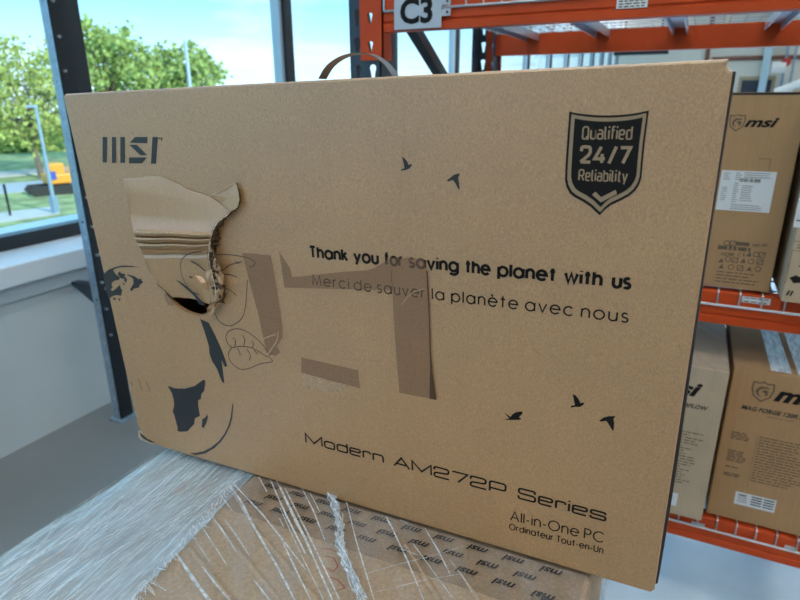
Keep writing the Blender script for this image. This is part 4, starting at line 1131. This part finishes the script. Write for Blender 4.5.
# slogan and product name
def line_text(name, words, glyph, p0, p1, cap, w, gap, material):
    """words = (text, first x, last x) along the baseline p0-p1"""
    m = MB()
    for text, xa_, xb_ in words:
        pt = lambda x: fpx(x, p0[1]+(p1[1]-p0[1])*(x-p0[0])/(p1[0]-p0[0]), W1)
        O, E_ = pt(xa_), pt(xb_); hw = (E_-O).normalized()*w*cap*.5
        put_strokes(m, text, glyph, O+hw+EZ*w*cap*.5, E_-hw+EZ*w*cap*.5, EZ, cap*(1-w), w/(1-w), gap, Vector((0,0,0)))
    return m.build(name, material, BOX)
line_text('slogan', (('Thank',309.6,348.6),('you',353.6,379.2),('for',384,403.5),('saving',408.3,459.2),('the',464.5,490.6),('planet',497,556.3),('with',563.3,602.3),('us',611,631.2)),
          round_glyph, (311,258.3), (631,290.3), .0150, .20, .27, INK)
line_text('slogan', (('Merci',312.5,349.5),('de',354,372),('sauver',377,425.5),('la',431.7,444.6),('planète',451,518),('avec',524.6,573.2),('nous',580.4,628.4)),
          round_glyph, (312.5,285.2), (628,323.4), .0132, .12, .31, INK)
line_text('product_name', (('Modern',305.6,384.2),('AM272P',393.4,506.4),('Series',517.4,606.4)), wide_glyph, (306,443), (606,522), .0155, .15, .24, INK)
line_text('product_name', (('All-in-One',510,578.8),('PC',583.4,604.2)), round_glyph, (510,520.4), (604,543.6), .0142, .105, .24, INK)
line_text('product_name', (('Ordinateur',509,553.2),('Tout-en-Un',556,603.2)), round_glyph, (510,529.8), (603,554), .0092, .13, .27, INK)
# globe drawing
zg = (90, 255, 10.0)
prt('globe_print', [
    [(130,195),(180,150),(250,120),(320,105),(420,108),(500,127),(420,120),(330,122),(270,130),(230,150),(255,190),(300,225),(290,250),(250,255),(220,275),(216,305),(230,325),(205,345),(225,362),(265,330),(300,297),(308,335),(322,350),(310,408),(270,400),(225,410),(200,432),(185,440),(160,350)],
    [(275,185),(295,165),(320,185),(355,190),(345,215),(370,240),(362,285),(345,260),(340,235),(310,235),(285,205)],
    [(365,200),(385,195),(440,210),(490,245),(508,232),(515,255),(533,270),(500,295),(490,325),(440,335),(415,364),(400,345),(435,285),(432,240),(410,220)],
    [(322,280),(350,288),(340,305)], [(230,430),(250,425),(260,445),(240,455)], [(282,438),(303,432),(305,450),(292,460)]], INK_GREY_SHEEN, z=zg)
prt('globe_print', [[(200,318.8),(208.8,322.8),(215,335),(220,346),(224,356),(227.2,366),(225,367),(221.5,360),(224.4,383),(222,382),(217,369),(212,361),(209.5,354),(208.8,346),(204,330)]], INK_GREY_SHEEN)
za_ = (130, 360, 6.0)
prt('globe_print', [
    [(225,155),(270,170),(330,172),(390,155),(420,132),(440,118),(453,125),(450,155),(445,185),(428,205),(425,235),(410,240),(408,265),(412,290),(420,335),(390,350),(385,385),(365,405),(345,428),(300,431),(285,425),(285,405),(268,340),(256,310),(265,270),(262,240),(252,200)],
    [(463,325),(468,345),(455,385),(440,410),(430,400),(433,375),(433,355),(452,345)],
    [(355,557),(390,557),(440,548),(490,522),(530,490),(565,445),(590,395),(605,340),(615,258),(620,270),(614,345),(600,398),(575,448),(545,492),(505,530),(450,562),(390,572)],
    [(58,430),(75,450),(105,473),(155,497),(125,495),(90,478),(66,458)]], INK_GREY_SHEEN, z=za_)
prl('slit', [[(180-41.7,360+17.5),(140.6,385),(142.5,391)], [(146.2,381),(150,391.5)], [(131,382),(133,386)]], .0010, INK_BROWN)
# leaves drawn in thin line
z4 = (200, 240, 4.286)
prl('leaf_print', [[(72,62),(130,63),(188,72),(215,80),(236,96),(222,116),(212,112)], [(95,132),(115,115),(135,105),(170,92)], [(152,88),(158,100),(175,95),(180,90)], [(100,148),(125,147),(160,160)], [(95,200),(130,215),(158,240)],
    [(204,170),(200,230),(195,290),(180,335),(150,360),(120,368),(85,350),(62,312)],
    [(292,482),(270,450),(240,420),(200,392),(160,380),(125,390),(112,415),(120,445),(137,458)], [(137,460),(122,490),(135,525),(170,552),(210,550),(260,530),(310,521),(300,505),(288,492)],
    [(137,462),(180,455),(230,465),(290,502)], [(150,456),(152,432),(140,418)], [(188,452),(193,428),(182,408)], [(225,462),(230,445),(222,433)], [(160,464),(170,478),(172,494)], [(200,464),(217,495),(212,515)], [(232,470),(250,492)]], .0011, INK_BROWN, z=z4)

# ---- torn flap of outer liner hanging over the hole
rowsdef = [((126,195),(225,216.5),1.5),((129,213),(217,222.5),2.6),((133,229.5),(212.5,232.5),3.4),
    ((133.5,232.3),(211,235),8.5),((134.5,235.4),(210.5,237.2),7.0),((136,236.8),(210.4,238.2),1.2),((133.5,239),(210.2,240.2),8.6),((137,242),(209.8,242.6),5.5),((139,243.2),(209.6,243.6),.8),((137,245.4),(209.3,245.8),7.4),((140,248.4),(209,248.2),4.0),
    ((141,249.6),(209,249.4),1.2),((141.5,252.2),(208.6,251.7),5.6),((143,255.0),(208.2,254.6),2.0),((144.5,258.5),(208,257.6),4.2),((150,272),(210,268),3.2),((157,284),(213,279),3.0),((165,291.5),(212,291),2.4),((173,297.0),(209.5,304.5),1.6)]
top = [(123,179.5),(134,178.2),(146,177.2),(160,177),(168,179.3),(176,182.8),(185,187.5),(192,191),(201,193.5),(210,196.5),(221,204),(232,210.5)]
NC = 24; rows = []
def along(pl, t_):
    k = t_*(len(pl)-1); i = min(int(k), len(pl)-2); u = k-i; return (pl[i][0]*(1-u)+pl[i+1][0]*u, pl[i][1]*(1-u)+pl[i+1][1]*u)
rows.append([fpx(*along(top, j/NC), .0010) for j in range(NC+1)])
rows.append([fpx(along(top, j/NC)[0]*.9+ (124+103*j/NC)*.1, along(top, j/NC)[1]+2.2, .0022) for j in range(NC+1)])
for i, (l, r, w_) in enumerate(rowsdef):
    row = []
    for j in range(NC+1):
        s_ = j/NC; x = l[0]*(1-s_)+r[0]*s_; y = l[1]*(1-s_)+r[1]*s_
        if 0 <= i < 3: # bowed upper part
            y += (-3.0, -1.5, 0)[i]*math.sin(math.pi*s_)*1.0
        jit = nz_((s_*5, i*3.1, 1), 1.0)
        if 3 <= i <= 14: y += nz_((s_*4, 7.7, 1), 1.0)*1.2 + jit*.35
        if i == 18: y -= (2.0*math.sin(math.pi*s_) + jit*.8)
        row.append(fpx(x, y, max(.0006, (w_ + (4.5*s_*s_ if i > 0 else 1.5*s_*s_) + jit*.6)*.001)))
    rows.append(row)
FLAP = MB().grid(rows).build('torn_flap', KRAFT_LIGHT, BOX, smooth=True)
for p_ in FLAP.data.polygons:
    if 4*NC <= p_.index < 17*NC: p_.use_smooth = False
for (l, r, w_) in (((134,231.6),(209,234.6),.0092), ((134,238.4),(209,239.8),.0093), ((137.5,244.8),(208.5,245.2),.0080)):
    rr = []; rg = random.Random(int(l[1]))
    for k in range(31):
        x = l[0]+(r[0]-l[0])*k/30; y = l[1]+(r[1]-l[1])*k/30 + nz_((k/30*4, 7.7, 1), 1.0)*1.2; a_ = (1.9*(1-k/30)+.5)*rg.uniform(.5, 1.1)
        lf = w_ + .0045*(k/30)**2
        rr.append([fpx(x, y-a_*.5, lf), fpx(x, y+a_*.6, lf+.0002)])
    MB().grid(rr).build('torn_paper_edge', PALE_TORN, FLAP)
# thickness of the flap: dark inner ply along its free right edge, ragged
edge = [(232,210.5),(225,216.5),(217,222.5),(212.5,231),(210.5,238),(209.5,246),(208.3,256),(210,268),(213,279),(216,291),(214,303)]
m = MB(); rg = random.Random(4); rws = []
for k in range(41):
    x, y = along(edge, k/40)
    wd = (2.0+8.0*min(1, k/14))*rg.uniform(.55, 1.15)
    rws.append([fpx(x-1.0, y, .0040+.0062*min(1, k/10)), fpx(x+wd*.45, y+rg.uniform(-.6,.6), .0075+.003*rg.random()), fpx(x+wd, y+rg.uniform(-.8,.8), .0012)])
m.grid(rws).build('torn_ply', KRAFT_DARK, FLAP)  # ply made wide and dark to also paint the shadowed gap beside it
rws = []
for k in range(41):
    x, y = along(edge, k/40); wd = rg.uniform(.6, 1.8)
    rws.append([fpx(x-wd*.6, y, .0070+.0040*min(1, k/10)+.001*rg.random()), fpx(x+wd*.5, y+rg.uniform(-.4,.4), .0078+.004*min(1, k/10))])
MB().grid(rws).build('torn_paper_edge', PALE_TORN, FLAP)
# pale torn lines along the upper and left edges
def ragged(pl, wd, w_, name, material, n=46, seed=2):
    rg = random.Random(seed); r = []
    for k in range(n+1):
        x, y = along(pl, k/n); a = wd*rg.uniform(.25, 1.0)
        r.append([fpx(x-a*.25, y-a*.45, w_), fpx(x+a*.35, y+a*.55, w_+.0003)])
    return MB().grid(r).build(name, material, FLAP)
ragged(top[:7], 2.6, .0014, 'torn_paper_edge', PALE_TORN, 30, 3)
ragged([(123,180),(126,195),(129,213),(132,228)], 1.2, .0032, 'torn_paper_edge', PALE_TORN, 30, 6)
ragged([(145,261),(150,272),(157,284),(165,291),(173,298)], 4.2, .0056, 'torn_ply', KRAFT_DARK, 34, 7)
# lifted triangle at the upper right
tri = [(210,194.2),(222,190.5),(236,182.5),(238.5,192),(239.5,200),(238,207),(232,211.5),(221,203.5)]
wz = [.0008,.0012,.0030,.0055,.0065,.0068,.0060,.0016]
T = [fpx(x, y, w_) for (x, y), w_ in zip(tri, wz)]; ctr = fpx(228, 198, .0034)
MB().add(T+[ctr], [(i, (i+1)%8, 8) for i in range(8)]).build('torn_flap', KRAFT_LIGHT, BOX)
r_ = []
for k in range(25):
    x, y = along([(236,182.5),(238.5,192),(239.7,200),(238,207),(232,211.5)], k/24)
    r_.append([fpx(x, y, .006*min(1, .5+k/20)), fpx(x+rg.uniform(.4,1.6), y+rg.uniform(-.4,.8), .0010)])
MB().grid(r_).build('torn_ply', KRAFT_DARK, BOX)
m = MB()
stroke(m, [uv(*k) for k in ((205,193.8),(211,195.5),(218,192.5),(226,188.5),(236,182.6))], .0013, lambda a_, b_: fp(a_, b_, .0034)); m.build('torn_paper_edge', PALE_TORN, BOX)
# crumpled scraps beside the hole
zc2 = (140, 225, 6.0)
scr = [[(440,240),(470,262),(505,300),(500,350),(480,372),(465,320),(430,280)], [(480,360),(505,380),(490,440),(455,465),(440,440),(462,400)], [(330,300),(372,310),(400,345),(415,400),(385,380),(362,330)],
       [(390,290),(430,265),(455,300),(440,345),(405,335)], [(405,345),(470,345),(475,372),(420,368)], [(415,375),(440,385),(470,395),(440,460),(425,470),(412,430)], [(400,500),(430,470),(470,455),(485,470),(450,490),(440,520),(415,560),(385,550),(405,530)]]
for i, pl in enumerate(scr):
    rg = random.Random(40+i); pts = [fpx(zc2[0]+x/6, zc2[1]+y/6, rg.uniform(.0055, .0125)) for x, y in pl]
    c = sum((Vector(q_) for q_ in pts), Vector())/len(pts) + EN*rg.uniform(-.002, .004); k = len(pts)
    MB().add(pts+[c], [(j, (j+1)%k, k) for j in range(k)]).build('torn_scrap', KRAFT, BOX)
rg = random.Random(77)
for i in range(16):
    t_ = i/15; cx_, cy_ = 209+9*math.sin(t_*2.6)+rg.uniform(-2.5,2.5), 250+54*t_
    a0_ = rg.uniform(0, 6.28); pl = []
    for k in range(5):
        rr_ = rg.uniform(1.6, 4.8); pl.append(fpx(cx_+rr_*math.cos(a0_+k*1.256)*.7, cy_+rr_*math.sin(a0_+k*1.256), rg.uniform(.004, .016)))
    c = sum((Vector(q_) for q_ in pl), Vector())/5
    MB().add(pl+[c+EN*rg.uniform(-.002,.003)], [(j, (j+1)%5, 5) for j in range(5)]).build('torn_scrap', (KRAFT, PALE_TORN, KRAFT_DARK, KRAFT_LIGHT)[i % 4], BOX)
# drawing that continues on the flap
def flapl(pls, width, material, name, w_=.0098, z=zc2):
    m = MB()
    for pl in pls:
        q2 = [uv(z[0]+x/z[2], z[1]+y/z[2]) for x, y in pl]
        stroke(m, q2, width, lambda a_, b_: fp(a_, b_, w_))
    return m.build(name, material, FLAP)
flapl([[(405,146),(370,149),(340,156),(312,168),(295,182),(283,200),(278,222),(278,246),(282,272),(290,302),(302,330),(320,358),(340,380),(362,394),(388,403)]], .0011, INK_BROWN, 'leaf_print')
flapl([[(340,203),(372,220),(400,240),(425,262)], [(330,296),(350,302)]], .0022, INK_BROWN, 'leaf_print')
m = MB(); m.poly([fpx(140+x/6, 225+y/6, .0085) for x, y in [(218,332),(232,334),(290,375),(330,410),(362,448),(390,482),(355,475),(325,425),(280,385)]]); m.build('globe_print', INK_GREY_SHEEN, FLAP)

# ---- brown packing tape
def tape(pl, z, w=.0008):
    m = MB(); pts = [(z[0]+x/z[2], z[1]+y/z[2]) for x, y in pl]
    m.poly([fpx(x, y, w) for x, y in pts]); n = len(pts); o = len(m.v)
    m.v += [fpx(x, y, w) for x, y in pts] + [fpx(x, y, w-.0003) for x, y in pts]
    m.f += [(o+i, o+(i+1)%n, o+n+(i+1)%n, o+n+i) for i in range(n)]
    return m.build('packing_tape', TAPE, BOX)
tape([(180,56),(230,58),(302,66),(316,140),(330,220),(342,300),(352,370),(353,418),(330,455),(300,497),(288,490),(276,440),(250,320),(215,190)], z4)
tape([(302,492),(330,455),(345,482),(325,497)], z4, .0012)
zt4 = (230, 230, 3.159)
tape([(155,68),(175,98),(190,120),(197,148),(230,146),(300,138),(370,131),(430,128),(455,121),(478,108),(505,89),(512,140),(514,191),(400,188),(172,182)], zt4)
tape([(505,89),(560,88),(612,91),(620,130),(624,200),(628,280),(632,380),(632,440),(630,532),(580,523),(535,515),(527,420),(520,330),(513,200)], zt4, .0012)
tape([(225,402),(310,422),(405,443),(411,500),(310,474),(225,450)], zt4)
prt('lifted_tape_edge', [[(620,130),(624,128),(630,240),(634,380),(640,450),(652,537),(630,533),(632,440),(628,280)]], KRAFT_DARK, .0016, zt4)
prt('scuffed_patch', [[(225,452),(310,476),(382,493),(360,508),(330,514),(280,509),(245,500),(228,475)]], cardboard('scuffed_kraft', (.47,.335,.215), .32), .0004, zt4)
prl('tape_wrinkle', [[(103,345),(125,335),(147,328)], [(118,395),(148,352),(155,320)]], .0012, PALE_TORN, .0016, zt4)
prl('tape_wrinkle', [[(545,235),(565,208),(592,190),(618,186)]], .0007, PALE_TORN, .0018, zt4)
prl('crease_line', [[(406,90),(398,240)], [(394,300),(385,455)]], .0016, KRAFT_LIGHT, .00025)
